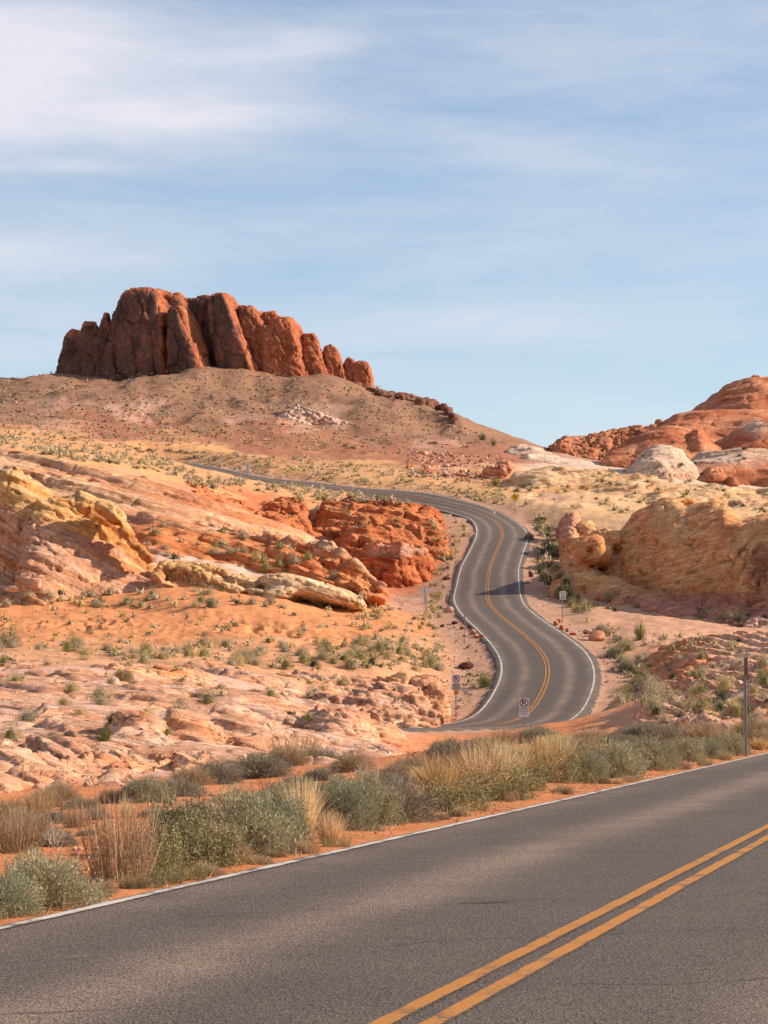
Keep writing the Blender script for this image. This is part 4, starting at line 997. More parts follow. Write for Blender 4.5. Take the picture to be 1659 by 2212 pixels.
def build_dome():
    Q = lambda x, y: (1161+.30*x, 1028.6+.30*y)
    def pil(xb, yb, xt, yt, wb, wt, Y, D, **k):
        a = Q(xb, yb); b = Q(xt, yt); return pillar(a[0], a[1], b[0], b[1], wb*.30, wt*.30, Y, D, **k)
    def blk(x, y, Y, hw, hh, D, **k):
        a = Q(x, y); return block(a[0], a[1], Y, hw*.30, hh*.30, D, **k)
    T = ((1.4, .25, .3), (.5, .3, .3))
    L = [ridge([(1196, 1300), (1206, 1240), (1226, 1206), (1262, 1192), (1306, 1180), (1330, 1160), (1352, 1132), (1384, 1098), (1416, 1087), (1461, 1085), (1485, 1089), (1545, 1078), (1564, 1080), (1582, 1100), (1604, 1116), (1630, 1112), (1659, 1109), (1720, 1104), (1800, 1130), (1840, 1250)], 279, 13, 14, 2.2, .55, 0, -12, T, 471, rag=4, tilt=-.062),
         ridge([(1184, 1300), (1192, 1258), (1204, 1224), (1226, 1204), (1262, 1212), (1310, 1238), (1380, 1268), (1480, 1292), (1640, 1310), (1800, 1320)], 267, 9, 12, 1.5, .8, 0, -12, T, 473, rag=4, tilt=-.055),
         ridge([(1196, 1260), (1210, 1228), (1244, 1204), (1300, 1192), (1340, 1196), (1400, 1214), (1500, 1240), (1640, 1266), (1800, 1280)], 283, 13, 14, 1.6, .75, 0, -12, T, 475, rag=4, tilt=-.058),
         blk(360, 545, 279, 100, 95, 4, roll=-6, p=5), blk(520, 470, 284, 80, 65, 4, roll=-4, p=5), blk(450, 590, 282, 80, 80, 5), blk(1010, 186, 284, 120, 26, 3), blk(1285, 190, 282, 70, 36, 2.5)]
    rock('ochre_dome', L, .2, .5, dome_col, 'big ochre rock dome in shade on the right of the road', 'rock dome', seed=471, big=(.35, 3.5), mid=(.075, .9), strata=((1.5, .09), (.5, .06)), dip=-12, warp=.6,
         cracks=(6.0, 6, 2.6, .04, .3, .04), cracks2=(2.4, 2.6, 1.2, .04, .14, .02), pits=(1.0, .7, .45), fine=.06)
    # broken ledges at the dome's left, beyond the shoulder
    L = [pil(230, 420, 240, 268, 90, 60, 352, 5, q=3), pil(350, 460, 350, 338, 110, 80, 337, 5, q=3), pil(230, 480, 235, 372, 70, 50, 332, 4), pil(480, 480, 480, 390, 120, 90, 322, 5, q=3), pil(270, 560, 280, 455, 90, 60, 314, 4, q=3)]
    rock('pink_ledge', L, .17, .4, dome_col, 'pinkish rock ledges above the shaded shrubs on the right of the road', 'rock outcrop', seed=481, big=(.4, 3), mid=(.2, 1.0), strata=((1.0, .2), (.4, .08)), dip=-6, cracks=(2.2, 2.2, 1.6, .1, .3, .08), pits=(1, .5, .36))
    # rubble at its right foot
    r = np.random.default_rng(3); n = 0
    for x, y, hw, hh in ((1385, 1040, 26, 18), (1480, 1030, 70, 26), (1530, 1058, 60, 24), (1590, 1040, 60, 30), (1640, 1060, 60, 30), (1520, 1098, 34, 32), (1565, 1092, 28, 36), (1605, 1110, 30, 30), (1645, 1100, 34, 26), (1690, 1090, 44, 36), (1630, 1140, 34, 22), (1680, 1150, 50, 26), (1580, 1135, 24, 16), (1440, 1058, 28, 16)):
        a = Q(x, y); Y = 246+(1100-y)*.08
        rock('boulder', [block(a[0], a[1], Y, hw*.30, hh*.30, hw*.30*Y/FPX, roll=r.uniform(-25, 25), yaw=r.uniform(-40, 40), p=5)], .10, .1, lambda V, s, N: vary(np.tile(C_(206, 164, 140), (len(V), 1)), V, 7, .25, .5),
             '%s pale block in the rubble pile at the right foot of the ochre dome' % ORD[n], 'boulder', seed=500+n, mid=(.05, .4), cracks=(.9, .9, .7, .1, .06, .03)); n += 1
ORD = ['first', 'second', 'third', 'fourth', 'fifth', 'sixth', 'seventh', 'eighth', 'ninth', 'tenth', 'eleventh', 'twelfth', 'thirteenth', 'fourteenth', 'fifteenth', 'sixteenth', 'seventeenth', 'eighteenth', 'nineteenth', 'twentieth']
ORD += ['twenty-' + o for o in ORD[:9]] + ['thirtieth'] + ['thirty-' + o for o in ORD[:9]] + ['fortieth'] + ['forty-' + o for o in ORD[:9]]
build_dome()

# --- red and white domes on the right skyline
def skyline_col(white):
    def f(V, s, N):
        x, y, z = V.T
        red = ramp(.5+.5*fbm(x/8, y/8, z/4, 3, 201)+.3*(bands(s, V, 2.5, 203)-.5), [C_(172, 96, 66), C_(200, 122, 84), C_(220, 150, 108), C_(194, 112, 76)])
        pal = ramp(bands(s, V, 2.0, 207), [C_(206, 166, 134), C_(226, 194, 164), C_(232, 206, 182)])
        k = np.clip(white(V, N)+.5*fbm(x/6, y/6, z/4, 3, 209), 0, 1)[:,None]
        return vary(red*(1-k)+pal*k, V, 211, .16, 2.5)
    return f
def build_skyline():
    Q = lambda x, y: (1061.8+.36*x, 783+.36*y)
    def pil(xb, yb, xt, yt, wb, wt, Y, D, **k):
        a = Q(xb, yb); b = Q(xt, yt); return pillar(a[0], a[1], b[0], b[1], wb*.36, wt*.36, Y, D, **{'flo': 6, **k})
    wp = dict(infl=.8, big=(.4, 9), mid=(.09, 1.6), strata=((2.6, .22), (.9, .12), (.4, .06)), warp=1.0, fine=.05)
    T = ((2.6, .3, .3), (.9, .35, .3)); wp.pop('infl')
    white = lambda c: skyline_col(lambda V, N: c+0*V[:,0])
    rock('red_dome', [ridge([(1420, 940), (1500, 882), (1540, 852), (1566, 832), (1600, 820), (1625, 813), (1660, 811), (1760, 800), (1900, 840)], 612, 34, 12, 1.8, .7, 3, -4, T, 521, rag=2)], .4, .5, white(-.35), 'highest red rock dome on the right skyline with a small knob on top', 'rock dome', seed=521, dip=-4, cracks=(7, 8, 4, .05, .4, .05), pits=(1.6, .6, .45), **wp)
    rock('red_dome', [ridge([(1396, 960), (1412, 925), (1432, 908), (1458, 888), (1500, 883), (1566, 882), (1660, 888), (1800, 880), (1900, 900)], 572, 34, 10, 1.8, .65, 3, -3, T, 531, rag=2), ridge([(1570, 960), (1600, 922), (1630, 905), (1670, 902), (1800, 905)], 548, 20, 10, 2, .6, 2, -3, T, 533, rag=2)], .38, .5,
         skyline_col(lambda V, N: np.clip(1.0-((PX(V)-1632)/40)**2-((PY(V)-928)/24)**2, -.5, .7)), 'broad red rock dome with a pale streaked patch below the highest dome', 'rock dome', seed=531, dip=-3, cracks=(8, 8, 4, .05, .4, .05), **wp)
    rock('red_dome', [ridge([(1296, 1010), (1318, 976), (1360, 950), (1400, 930), (1440, 921), (1485, 922), (1530, 945), (1560, 972), (1575, 1000)], 535, 30, 10, 1.9, .6, 4, -5, T, 541, rag=2), ridge([(1478, 960), (1492, 930), (1508, 925), (1522, 935), (1534, 965)], 520, 8, 6, 2, .5, 1, -5, T, 543, rag=1)], .3, .5, white(-.3), 'smooth orange-red rock dome behind the white dome', 'rock dome', seed=541, dip=-5, cracks=(9, 9, 5, .04, .3, .04), **wp)
    rock('red_ridge', [ridge([(1182, 990), (1196, 968), (1213, 955), (1256, 951), (1314, 939), (1378, 927), (1408, 922), (1432, 930), (1440, 960)], 575, 26, 8, 2.4, .5, 0, -8, T, 551, rag=4, joints=(3, 4, .07, 1.0, .5))], .3, .4, white(-.5), 'low dark red ridge on the skyline left of the red domes', 'ridge', seed=551,
         dip=-8, cracks=(3, 3, 3, .08, .6, .2), pits=(1.5, .7, .35), **{**wp, 'mid': (.35, 1.6)})
    rock('white_dome', [ridge([(1336, 1045), (1362, 1008), (1390, 975), (1410, 960), (1425, 956), (1448, 959), (1472, 972), (1496, 996), (1514, 1026), (1520, 1045)], 486, 20, 10, 2, .6, 4, -6, T, 561, rag=2), ridge([(1290, 1040), (1340, 1026), (1420, 1030), (1500, 1040), (1540, 1050)], 470, 10, 8, 1.2, 1, 0, -6, T, 563, rag=2)], .24, .4, white(.95), 'pale white rock dome with fluted sides in front of the red domes', 'rock dome', seed=561, dip=-6, cracks=(7, 7, 4, .05, .3, .03), flutes=(1.4, .45), **wp)
    rock('white_slope', [ridge([(1478, 1030), (1494, 990), (1520, 978), (1560, 972), (1605, 966), (1660, 971), (1800, 960), (1900, 980)], 505, 32, 10, 1.7, .75, 2, -4, T, 571, rag=2)], .27, .4, skyline_col(lambda V, N: sstep(1022, 990, PY(V)+.12*(PX(V)-1560))*1.0-.2), 'pale topped rock slope at the right edge beside the white dome', 'rock dome', seed=571, dip=-4, cracks=(8, 8, 5, .05, .3, .03), flutes=(2.5, .35), **wp)
    rock('small_white_dome', [ridge([(1086, 992), (1096, 970), (1118, 961), (1150, 963), (1186, 978), (1222, 996)], 510, 14, 6, 2, .6, 2, -8, ((1.2, .4, .3),), 581, rag=1), ridge([(1110, 1000), (1140, 978), (1180, 980), (1230, 1000)], 496, 8, 6, 1.6, .7, 0, -8, ((1.2, .4, .3),), 583, rag=1)], .22, .4, white(.9), 'small white rock dome on the skyline gap above the road', 'rock dome', seed=581, dip=-8, cracks=(6, 6, 2, .06, .2, .03), **{**wp, 'strata': ((1.2, .2), (.5, .1))})
    for x, y, hw, hh, Y, lab in ((1584, 92, 25, 16, 608, 'small red knob perched on the highest red dome'), (1003, 372, 24, 32, 566, 'upright red knob at the left end of the broad red dome')):
        a = Q(x, y); rock('perched_boulder', [block(a[0], a[1], Y, hw*.36, hh*.36, hw*.36*Y/FPX, p=3.4)], .18, .2, skyline_col(lambda V, N: -.4+0*V[:,0]), lab, 'boulder', seed=585+int(x) % 7, mid=(.15, 1.0))
    rock('orange_boulder', [pil(1320, 775, 1325, 624, 110, 70, 458, 5, q=2.8, p=2.8), pil(1440, 760, 1438, 682, 44, 30, 455, 3, q=3), pil(1230, 770, 1240, 700, 60, 40, 460, 4)], .18, .3, skyline_col(lambda V, N: -.5+0*V[:,0]), 'orange boulder heap below the white dome', 'boulder', seed=591, mid=(.2, 1.2), cracks=(2.4, 2.4, 2, .1, .35, .12))
build_skyline()

# --- dark ledge along the right shoulder of the hill, pale rocks on its flank
def hill_rock_col(V, s, N): return vary(ramp(.5+.6*fbm(*(V.T/1.5), 3, 221), [C_(112, 76, 62), C_(146, 98, 78), C_(170, 116, 90)]), V, 223, .2, .8)
def pale_rock_col(V, s, N): return vary(ramp(bands(s, V, .8, 227), [C_(206, 150, 122), C_(230, 188, 160), C_(236, 202, 178)]), V, 229, .2, .8)
def redgravel_col(V, s, N): return vary(ramp(bands(s, V, .8, 231), [C_(176, 104, 74), C_(198, 128, 94), C_(220, 162, 128), C_(186, 112, 80)]), V, 233, .25, .8)
def build_hill_rocks():
    r = np.random.default_rng(12)
    e = empty('rock_ledge', W(890, 870, 560), label='dark broken ledge along the right shoulder of the hill', category='rock outcrop'); bpy.context.view_layer.update()
    for i, t in enumerate(np.linspace(0, 1, 30)):
        px = 800+182*t; py = np.interp(px, [800, 870, 930, 960, 982], [842, 853, 872, 885, 902])+r.uniform(-3, 4)
        Y = float(hit(px, py+6, 500)[0])
        rock('block', [block(px, py+3, Y-1, r.uniform(7, 12), r.uniform(6, 11)*(.6+.7*t), 1.6, roll=r.uniform(-10, 30), yaw=r.uniform(-40, 40), p=4)], .24, .2, hill_rock_col, parent=e, seed=601+i, mid=(.25, 1.2), cracks=(1.8, 1.8, 1.6, .12, .3, .12))
    L = [ridge([(606, 900), (618, 876), (640, 868), (690, 884), (740, 908), (764, 926), (768, 945)], 531, 12, 6, 1.3, .9, 0, 24, ((1.2, .7, .3), (.5, .6, .3)), 603, rag=5, joints=(2.6, 3.2, .07, .6, .25))]
    rock('pale_outcrop', L, .22, .2, pale_rock_col, 'pale pink rock outcrop on the flank of the hill', 'rock outcrop', seed=605, mid=(.12, 1.0), strata=((.9, .2),), dip=22, cracks=(2, 2, 1.4, .08, .3, .1))
    L = [sheet(860, 1105, 424, 520, .55, 7, 6, ((1.0, .7, .3), (.4, .6, .3)), 607, joints=(3.4, 4.2, .06, .5, .16), rise=.05, fade=(50, .03), warp=.5), block(1070, 1022, 432, 26, 16, 2.5, roll=-10, p=5), block(1088, 1010, 438, 18, 14, 2.5, p=5)]
    rock('red_rubble', L, .3, .2, redgravel_col, 'reddish rocky ground below the right end of the hill', 'rock outcrop', seed=609, mid=(.12, .9), strata=((.8, .15),), dip=6, cracks=(2.2, 2.2, 1.4, .08, .3, .1))
    # slickrock swells right of the bend sign
    def tan_col(V, s, N):
        C = ramp(bands(s, V, 1.0, 241), [C_(206, 150, 98), C_(226, 178, 126), C_(234, 194, 146), C_(224, 166, 124), C_(230, 186, 132)])
        return vary(C, V, 243, .14, 1.5)
    L = [sheet(1085, 1820, 374, 462, 1.6, 20, -4, ((1.5, .5, .25), (.5, .45, .3)), 611, joints=(12, 16, .025, .4, .05), rise=.5, fade=(50, .03), warp=.9), block(1150, 1042, 424, 60, 22, 8, roll=-8, p=2.4)]
    rock('slickrock', L, .33, .5, tan_col, 'tan slickrock swells beyond the ochre dome, right of the yellow bend sign', 'rock outcrop', seed=613, big=(.3, 6), mid=(.14, 1.2), strata=((1.0, .24), (.4, .12)), dip=-3, warp=.6, cracks=(6, 6, 1.8, .07, .28, .05))
build_hill_rocks()

# --- pink cross-bedded outcrops in the lower left
def ll_col(V, s, N):
    x, y, z = V.T; px = PX(V); py = PY(V)
    A = ramp(bands(s, V, .55, 251, 4), [C_(200, 138, 106), C_(220, 170, 138), C_(228, 186, 156), C_(224, 160, 116), C_(204, 152, 126), C_(234, 196, 164), C_(222, 154, 106)])
    B = ramp(bands(s, V, .5, 257, 4), [C_(206, 112, 62), C_(230, 150, 96), C_(240, 184, 132), C_(222, 132, 76), C_(242, 204, 162)])
    k = np.clip(.0+1.0*fbm(x/7, y/12, z/3, 2, 261)+sstep(1490, 1440, py)*.55+sstep(860, 980, px)*.7, 0, 1)[:,None]
    return vary(A*(1-k)+B*k, V, 263, .15, .9)
def build_lower_left():
    wp = dict(big=(.05, 2.5), mid=(.03, .5), strata=((.55, .08), (.22, .05), (.1, .025)), warp=.3, fine=.012)
    T1 = ((.45, .45, .2), (.15, .4, .3)); T2 = ((.55, .45, .2), (.18, .4, .3)); T3 = ((.75, .55, .22), (.25, .45, .3))
    rock('sandstone_outcrop', [sheet(-160, 330, 40.5, 54, .2, 3.5, 22, T1, 621, joints=(2.4, 3.0, .04, .14, .03), rise=.18, fade=(50, .06), warp=.15),
          ridge([(-110, 1625), (0, 1604), (60, 1611), (130, 1638), (200, 1670), (262, 1706)], 49.5, 5.0, 2.5, 1.4, .8, 0, 22, T1, 623, rag=2, joints=(1.5, 2, .05, .18, .06))],
         .062, .1, ll_col, 'smooth grey-pink rock slab dipping right, nearest to the road shrubs at the left', 'rock outcrop', seed=631, dip=22, dipy=4, cracks=(1.3, 1.3, .8, .06, .10, .04), **wp)
    rock('sandstone_outcrop', [ridge([(-110, 1640), (0, 1652), (36, 1672), (66, 1700), (80, 1725)], 42.5, 2.6, 2, 1.5, .8, 0, 25, T1, 643, rag=2), ridge([(85, 1725), (100, 1716), (140, 1714), (168, 1722), (175, 1735)], 40.6, 1.0, 1, 2, .6, 0, 5, T1, 644, rag=2)], .05, .1, ll_col, 'low pale rock hump at the left edge in front of the grey-pink slab', 'rock outcrop', seed=641, dip=25, cracks=(1.1, 1.1, .7, .06, .08, .03), **wp)
    L = [sheet(-150, 520, 52, 72, .3, 4, 25, ((.5, .8, .25), (.18, .7, .3)), 645, joints=(1.8, 2.8, .06, .2, .06), rise=.25, fade=(50, .06), warp=.2),
         ridge([(-110, 1592), (40, 1588), (80, 1584), (140, 1592), (220, 1606), (300, 1636), (350, 1665), (400, 1692)], 62, 8, 4, 1.2, .9, 0, 26, ((.42, .85, .3), (.16, .7, .3)), 647, rag=2, joints=(1.0, 1.6, .08, .22, .12))]
    rock('ribbed_outcrop', L, .075, .06, ll_col, 'ribbed rock outcrop of jagged pink beds above the grey-pink slab', 'rock outcrop', seed=651, dip=26, dipy=3, cracks=(1.2, 1.3, .5, .07, .12, .04), **wp)
    L = [sheet(-150, 900, 66, 102, .3, 8, 12, T2, 655, joints=(4, 5, .035, .22, .04), rise=.25, fade=(50, .05), warp=.25),
         ridge([(215, 1600), (236, 1545), (262, 1526), (310, 1524), (345, 1542), (372, 1575), (420, 1606)], 78, 6, 4, 2.0, .6, 2, 10, T2, 657, rag=2, joints=(2.4, 3, .04, .25, .05)),
         ridge([(340, 1560), (365, 1526), (388, 1520), (440, 1531), (476, 1560), (500, 1604)], 82, 7, 4, 1.8, .65, 2, 12, T2, 658, rag=2, joints=(3.2, 4, .035, .3, .03)),
         ridge([(430, 1560), (462, 1515), (500, 1510), (545, 1520), (592, 1548), (628, 1588), (655, 1614)], 86, 9, 4, 1.6, .7, 2, 14, T2, 659, rag=2, joints=(2.6, 3.2, .045, .35, .06)),
         ridge([(330, 1600), (420, 1598), (520, 1604), (600, 1612), (640, 1628)], 72, 4, 3, 1.8, .7, 0, 10, T2, 660, rag=2)]
    rock('mound_outcrop', L, .10, .1, ll_col, 'rounded pink banded rock mounds in the middle of the lower left outcrop', 'rock outcrop', seed=671, dip=12, dipy=3, cracks=(2.6, 2.8, 1.8, .04, .2, .02), **wp)
    L = [sheet(-150, 760, 96, 140, .4, 10, 7, T2, 675, joints=(5, 6, .035, .3, .05), rise=.25, fade=(50, .05), warp=.3),
         ridge([(-110, 1500), (0, 1494), (100, 1500), (180, 1510), (250, 1514)], 104, 9, 5, 1.3, .9, 0, 7, T3, 677, rag=2, joints=(3, 4, .04, .25, .06)), ridge([(210, 1520), (270, 1494), (330, 1490), (450, 1494), (560, 1505), (640, 1530), (700, 1572)], 110, 8, 5, 1.5, .8, 0, 8, T3, 679, rag=2.5, joints=(4.5, 5, .035, .35, .05))]
    rock('flat_outcrop', L, .14, .15, ll_col, 'flat pale pink beds of rock at the left edge of the lower outcrop', 'rock outcrop', seed=681, dip=7, dipy=3, cracks=(3.2, 3.4, 1.4, .04, .22, .03), **{**wp, 'strata': ((.6, .16), (.25, .09))})
    L = [sheet(-150, 905, 128, 171, .5, 10, 9, T3, 685, joints=(4.4, 5.6, .05, .45, .1), rise=.2, fade=(60, .04), warp=.4),
         ridge([(-110, 1452), (0, 1448), (100, 1455), (200, 1462), (300, 1470), (330, 1478)], 140, 8, 5, 1.5, .8, 0, 8, T3, 687, rag=2.5, joints=(4.5, 5, .04, .4, .06)), ridge([(330, 1478), (400, 1454), (470, 1468), (560, 1480), (640, 1492), (700, 1514)], 146, 9, 5, 1.5, .8, 0, 10, T3, 688, rag=2.5, joints=(4, 4.6, .045, .45, .08)), ridge([(-110, 1414), (0, 1407), (90, 1415), (160, 1428), (240, 1436), (330, 1446), (420, 1456)], 162, 10, 5, 1.4, .85, 0, 7, T3, 689, rag=2, joints=(4.5, 5, .04, .4, .06))]
    rock('orange_outcrop', L, .17, .15, ll_col, 'orange and pink broken beds along the top of the lower left outcrop', 'rock outcrop', seed=691, dip=9, cracks=(2.6, 2.8, 1.4, .05, .3, .05), **{**wp, 'strata': ((.8, .2), (.3, .1)), 'mid': (.06, .7)})
    L = [ridge([(650, 1565), (665, 1532), (700, 1517), (738, 1520), (775, 1538), (802, 1556), (815, 1580)], 106, 7, 4, 2.2, .55, 2, 11, ((.4, .6, .25), (.15, .5, .3)), 701, rag=2, joints=(2.4, 3, .04, .3, .06)), ridge([(770, 1580), (786, 1560), (830, 1562), (860, 1575), (886, 1596)], 114, 7, 4, 1.6, .7, 1, 13, ((.4, .6, .25),), 703, rag=2), ridge([(640, 1590), (700, 1582), (780, 1588), (830, 1600), (850, 1612)], 96, 5, 3, 1.6, .7, 0, 9, ((.4, .6, .25),), 704, rag=2), ridge([(590, 1560), (610, 1532), (640, 1528), (660, 1545), (670, 1570)], 108, 5, 4, 1.8, .6, 1, 10, ((.4, .6, .25),), 706, rag=2)]
    rock('beehive_outcrop', L, .095, .15, ll_col, 'beehive-shaped striped red and cream rock beside the bare bushes', 'rock outcrop', seed=701, dip=11, cracks=(2.2, 2.2, .8, .05, .16, .05), **{**wp, 'strata': ((.45, .14), (.2, .07))})
    L = [sheet(620, 972, 150, 181, .5, 6, 9, T3, 705, joints=(2.6, 3.4, .07, .4, .15), rise=.3, fade=(30, .03), warp=.4),
         ridge([(600, 1480), (640, 1458), (740, 1456), (850, 1457), (920, 1452), (948, 1453), (962, 1468), (970, 1500), (972, 1530)], 176, 9, 6, 1.8, .65, 1, 9, T3, 707, rag=2.5, joints=(2, 3, .08, .6, .25)), ridge([(640, 1500), (720, 1486), (800, 1490), (860, 1505), (900, 1530)], 160, 7, 5, 1.4, .85, 0, 10, T3, 709, rag=2.5, joints=(2.4, 3, .07, .4, .15))]
    rock('orange_cliff', L, .15, .15, ll_col, 'white-streaked orange rock bluff behind the left no parking sign', 'rock outcrop', seed=711, dip=9, flutes=(.8, .35), cracks=(1.4, 1.8, 1.5, .08, .28, .12), **{**wp, 'strata': ((.8, .16), (.3, .08)), 'mid': (.06, .7)})
build_lower_left()
# --- sheets of rock on the slope right of the road
def rs_col(V, s, N):
    x, y, z = V.T
    A = ramp(bands(s, V, .7, 271, 4), [C_(206, 128, 86), C_(228, 170, 132), C_(236, 190, 156), C_(226, 152, 106), C_(234, 200, 172)])
    k = np.clip(.15+1.2*fbm(x/5, y/10, 0*z, 2, 273)+.4*np.exp(-((PX(V)-1400)/60)**2)-.3*sstep(1450, 1600, PX(V)), 0, 1)[:,None]
    return vary(A*(1-k)+ramp(bands(s, V, .6, 275), [C_(208, 122, 76), C_(226, 146, 94), C_(216, 132, 84)])*k, V, 277, .18, .8)
def build_right_slope():
    L = [sheet(1345, 1830, 92, 150, .4, 8, 24, ((.6, .6, .25), (.2, .5, .3)), 731, joints=(4, 7, .035, .3, .04), rise=.75, fade=(70, .10), warp=.35)]
    rock('bedded_slope', L, .145, .2, rs_col, 'orange and pink bedded rock slope behind the tall metal post', 'rock outcrop', seed=735, dip=26, big=(.08, 3), mid=(.06, .7), strata=((.6, .12), (.22, .06)), warp=.3, cracks=(1.8, 2, 1.0, .07, .2, .06), fine=.02)
    L = [sheet(1360, 1830, 142, 218, .35, 10, 22, ((.7, .6, .25), (.25, .5, .3)), 741, joints=(5, 9, .03, .25, .04), rise=.6, fade=(80, .06), warp=.4)]
    rock('bedded_slope', L, .19, .2, rs_col, 'pale bedded rock sheets on the upper right slope below the shaded slab', 'rock outcrop', seed=745, dip=22, big=(.08, 3), mid=(.07, .8), strata=((.7, .12), (.25, .06)), warp=.3, fine=.03)
build_right_slope()
# ------------------------------------------------------------------ plants
def quads(C, A, B):
    "flat four-sided leaves: centre, half length vector, half width vector"
    n = len(C); V = np.stack([C-A, C+B, C+A, C-B], 1).reshape(-1, 3); F = np.arange(4*n).reshape(-1, 4)
    return V, F
def unit(v): return v/np.maximum(np.linalg.norm(v, axis=-1, keepdims=True), 1e-9)
def twigs(P, wid, r, taper=.35):
    "P (n,k,3): ribbons along polylines, two crossed strips folded into one"
    n, k, _ = P.shape; d = unit(np.gradient(P, axis=1)); side = unit(np.cross(d, r.normal(size=(n, 1, 3))))
    w = wid[:, None, None]*np.linspace(1, taper, k)[None, :, None]
    V = np.stack([P-side*w, P+side*w], 2).reshape(-1, 3)
    b = (np.arange(n)*k*2)[:, None]+(np.arange(k-1)*2)[None]
    F = np.stack([b, b+1, b+3, b+2], -1).reshape(-1, 4)
    return V, F
def dome_pts(n, r, lo=.6, flat=.75, low=-.05, seed=0, lump=.22):
    "points in the outer shell of a lumpy dome of radius 1"
    d = unit(r.normal(size=(n*3, 3))); d = d[d[:,2] > low][:n]
    R = 1+lump*fbm(d[:,0]*2.2+seed, d[:,1]*2.2, d[:,2]*2.2, 2, seed)*1.6
    return d*(R*(lo+(1-lo)*r.random(len(d))**.6))[:,None]*np.array([1, 1, flat]), d
class Bag:
    def __init__(s): s.V = []; s.F = []; s.C = []; s.n = 0
    def add(s, VF, C):
        V, F = VF; s.V.append(V); s.F.append(F+s.n); s.n += len(V); s.C.append(np.broadcast_to(C, V.shape) if np.ndim(C) == 1 else C)
    def mesh(s, name): return mesh_np(name, np.concatenate(s.V), np.concatenate(s.F), LEAF, np.clip(np.concatenate(s.C), .004, .9), smooth_sh=False)
def rc(cols, n, r, k=4, jit=.18):
    "a colour for each of n pieces, repeated for its k points"
    cols = np.array(cols); c = cols[r.integers(0, len(cols), n)]*(1+jit*r.normal(size=(n, 1))); return np.repeat(np.clip(c, .005, .9), k, 0)
LC = lambda r, g, b: lin(r, g, b, .92)*np.array([1.06, 1.0, .90])
def fork(r, n, k, base, tip, bend=.15):
    "n curved polylines from base points to tip points"
    t = np.linspace(0, 1, k)[None, :, None]; m = (base+tip)/2+r.normal(size=base.shape)*bend
    return (1-t)**2*base[:, None]+2*t*(1-t)*m[:, None]+t*t*tip[:, None]
def m_leafy(seed, cols, n=9500, leaf=(.032, .0095), flat=.75, ntw=160, stemc=(166, 148, 126), lump=.3, fine=900):
    r = np.random.default_rng(seed); b = Bag(); P, d = dome_pts(n, r, .55, flat, -.02, seed, lump)
    n = len(P); A = unit(d*.8+r.normal(size=(n, 3))*.75+np.array([0, 0, .35]))*(leaf[0]*r.uniform(.6, 1.4, (n, 1))); B = unit(np.cross(A, r.normal(size=(n, 3))))*leaf[1]*r.uniform(.7, 1.4, (n, 1))
    b.add(quads(P, A, B), rc(cols, n, r)); fo = b.mesh('foliage')
    s = Bag(); T, d2 = dome_pts(ntw, r, .7, flat, .02, seed, lump); base = r.normal(size=(len(T), 3))*np.array([.12, .12, 0]); Pl = fork(r, len(T), 6, base, T*1.02, .12)
    s.add(twigs(Pl, np.full(len(T), .009), r), rc([LC(*stemc), LC(*(np.array(stemc)*.75))], len(T), r, 12))
    T, d2 = dome_pts(fine, r, .9, flat, .05, seed, lump); Pl = fork(r, len(T), 4, T*.72, T*1.06+r.normal(size=T.shape)*.05, .06)
    s.add(twigs(Pl, np.full(len(T), .0045), r), rc([LC(190, 178, 150), LC(*stemc)], len(T), r, 8))
    return fo, s.mesh('stems')
def m_twiggy(seed, cols, n=3000, flat=.7, leaves=2200, lcols=((150, 146, 118), (124, 124, 96)), lump=.2, wid=.006):
    r = np.random.default_rng(seed); s = Bag(); T, d = dome_pts(n, r, .75, flat, -.02, seed, lump)
    st = T*r.uniform(.3, .7, (len(T), 1))+r.normal(size=T.shape)*.05
    Pl = fork(r, len(T), 5, st, T+r.normal(size=T.shape)*.08, .10); s.add(twigs(Pl, wid*r.uniform(.6, 1.3, len(T)), r), rc([LC(*c) for c in cols], len(T), r, 10))
    T2, _ = dome_pts(140, r, .7, flat, 0, seed, lump); Pl = fork(r, len(T2), 6, r.normal(size=T2.shape)*np.array([.1, .1, 0]), T2, .12); s.add(twigs(Pl, np.full(len(T2), .011), r), rc([LC(*cols[0])], len(T2), r, 12))
    b = Bag(); P, d = dome_pts(leaves, r, .7, flat, -.02, seed, lump); k = len(P); A = unit(d+r.normal(size=(k, 3)))*.03; B = unit(np.cross(A, r.normal(size=(k, 3))))*.010
    b.add(quads(P, A, B), rc([LC(*c) for c in lcols], k, r)); return b.mesh('foliage'), s.mesh('stems')
def m_grass(seed, cols, n=900, spread=.5, wid=.006, droop=.25):
    r = np.random.default_rng(seed); s = Bag(); a = r.uniform(0, 2*np.pi, n); q = np.sqrt(r.random(n))*.16
    base = np.stack([np.cos(a)*q, np.sin(a)*q, np.zeros(n)], 1); L = r.uniform(.35, 1.05, n); sp = np.abs(r.normal(0, spread, n))
    a2 = a+r.normal(0, .5, n); tip = base+np.stack([np.cos(a2)*sp*L, np.sin(a2)*sp*L, L*np.cos(np.clip(sp, 0, 1.2))], 1); mid = base+(tip-base)*.5+np.array([0, 0, 1])*(droop*sp*L)[:, None]
    t = np.linspace(0, 1, 6)[None, :, None]; Pl = (1-t)**2*base[:, None]+2*t*(1-t)*mid[:, None]+t*t*tip[:, None]
    s.add(twigs(Pl, wid*r.uniform(.6, 1.3, n), r, .3), rc([LC(*c) for c in cols], n, r, 12)); return s.mesh('blades'), None
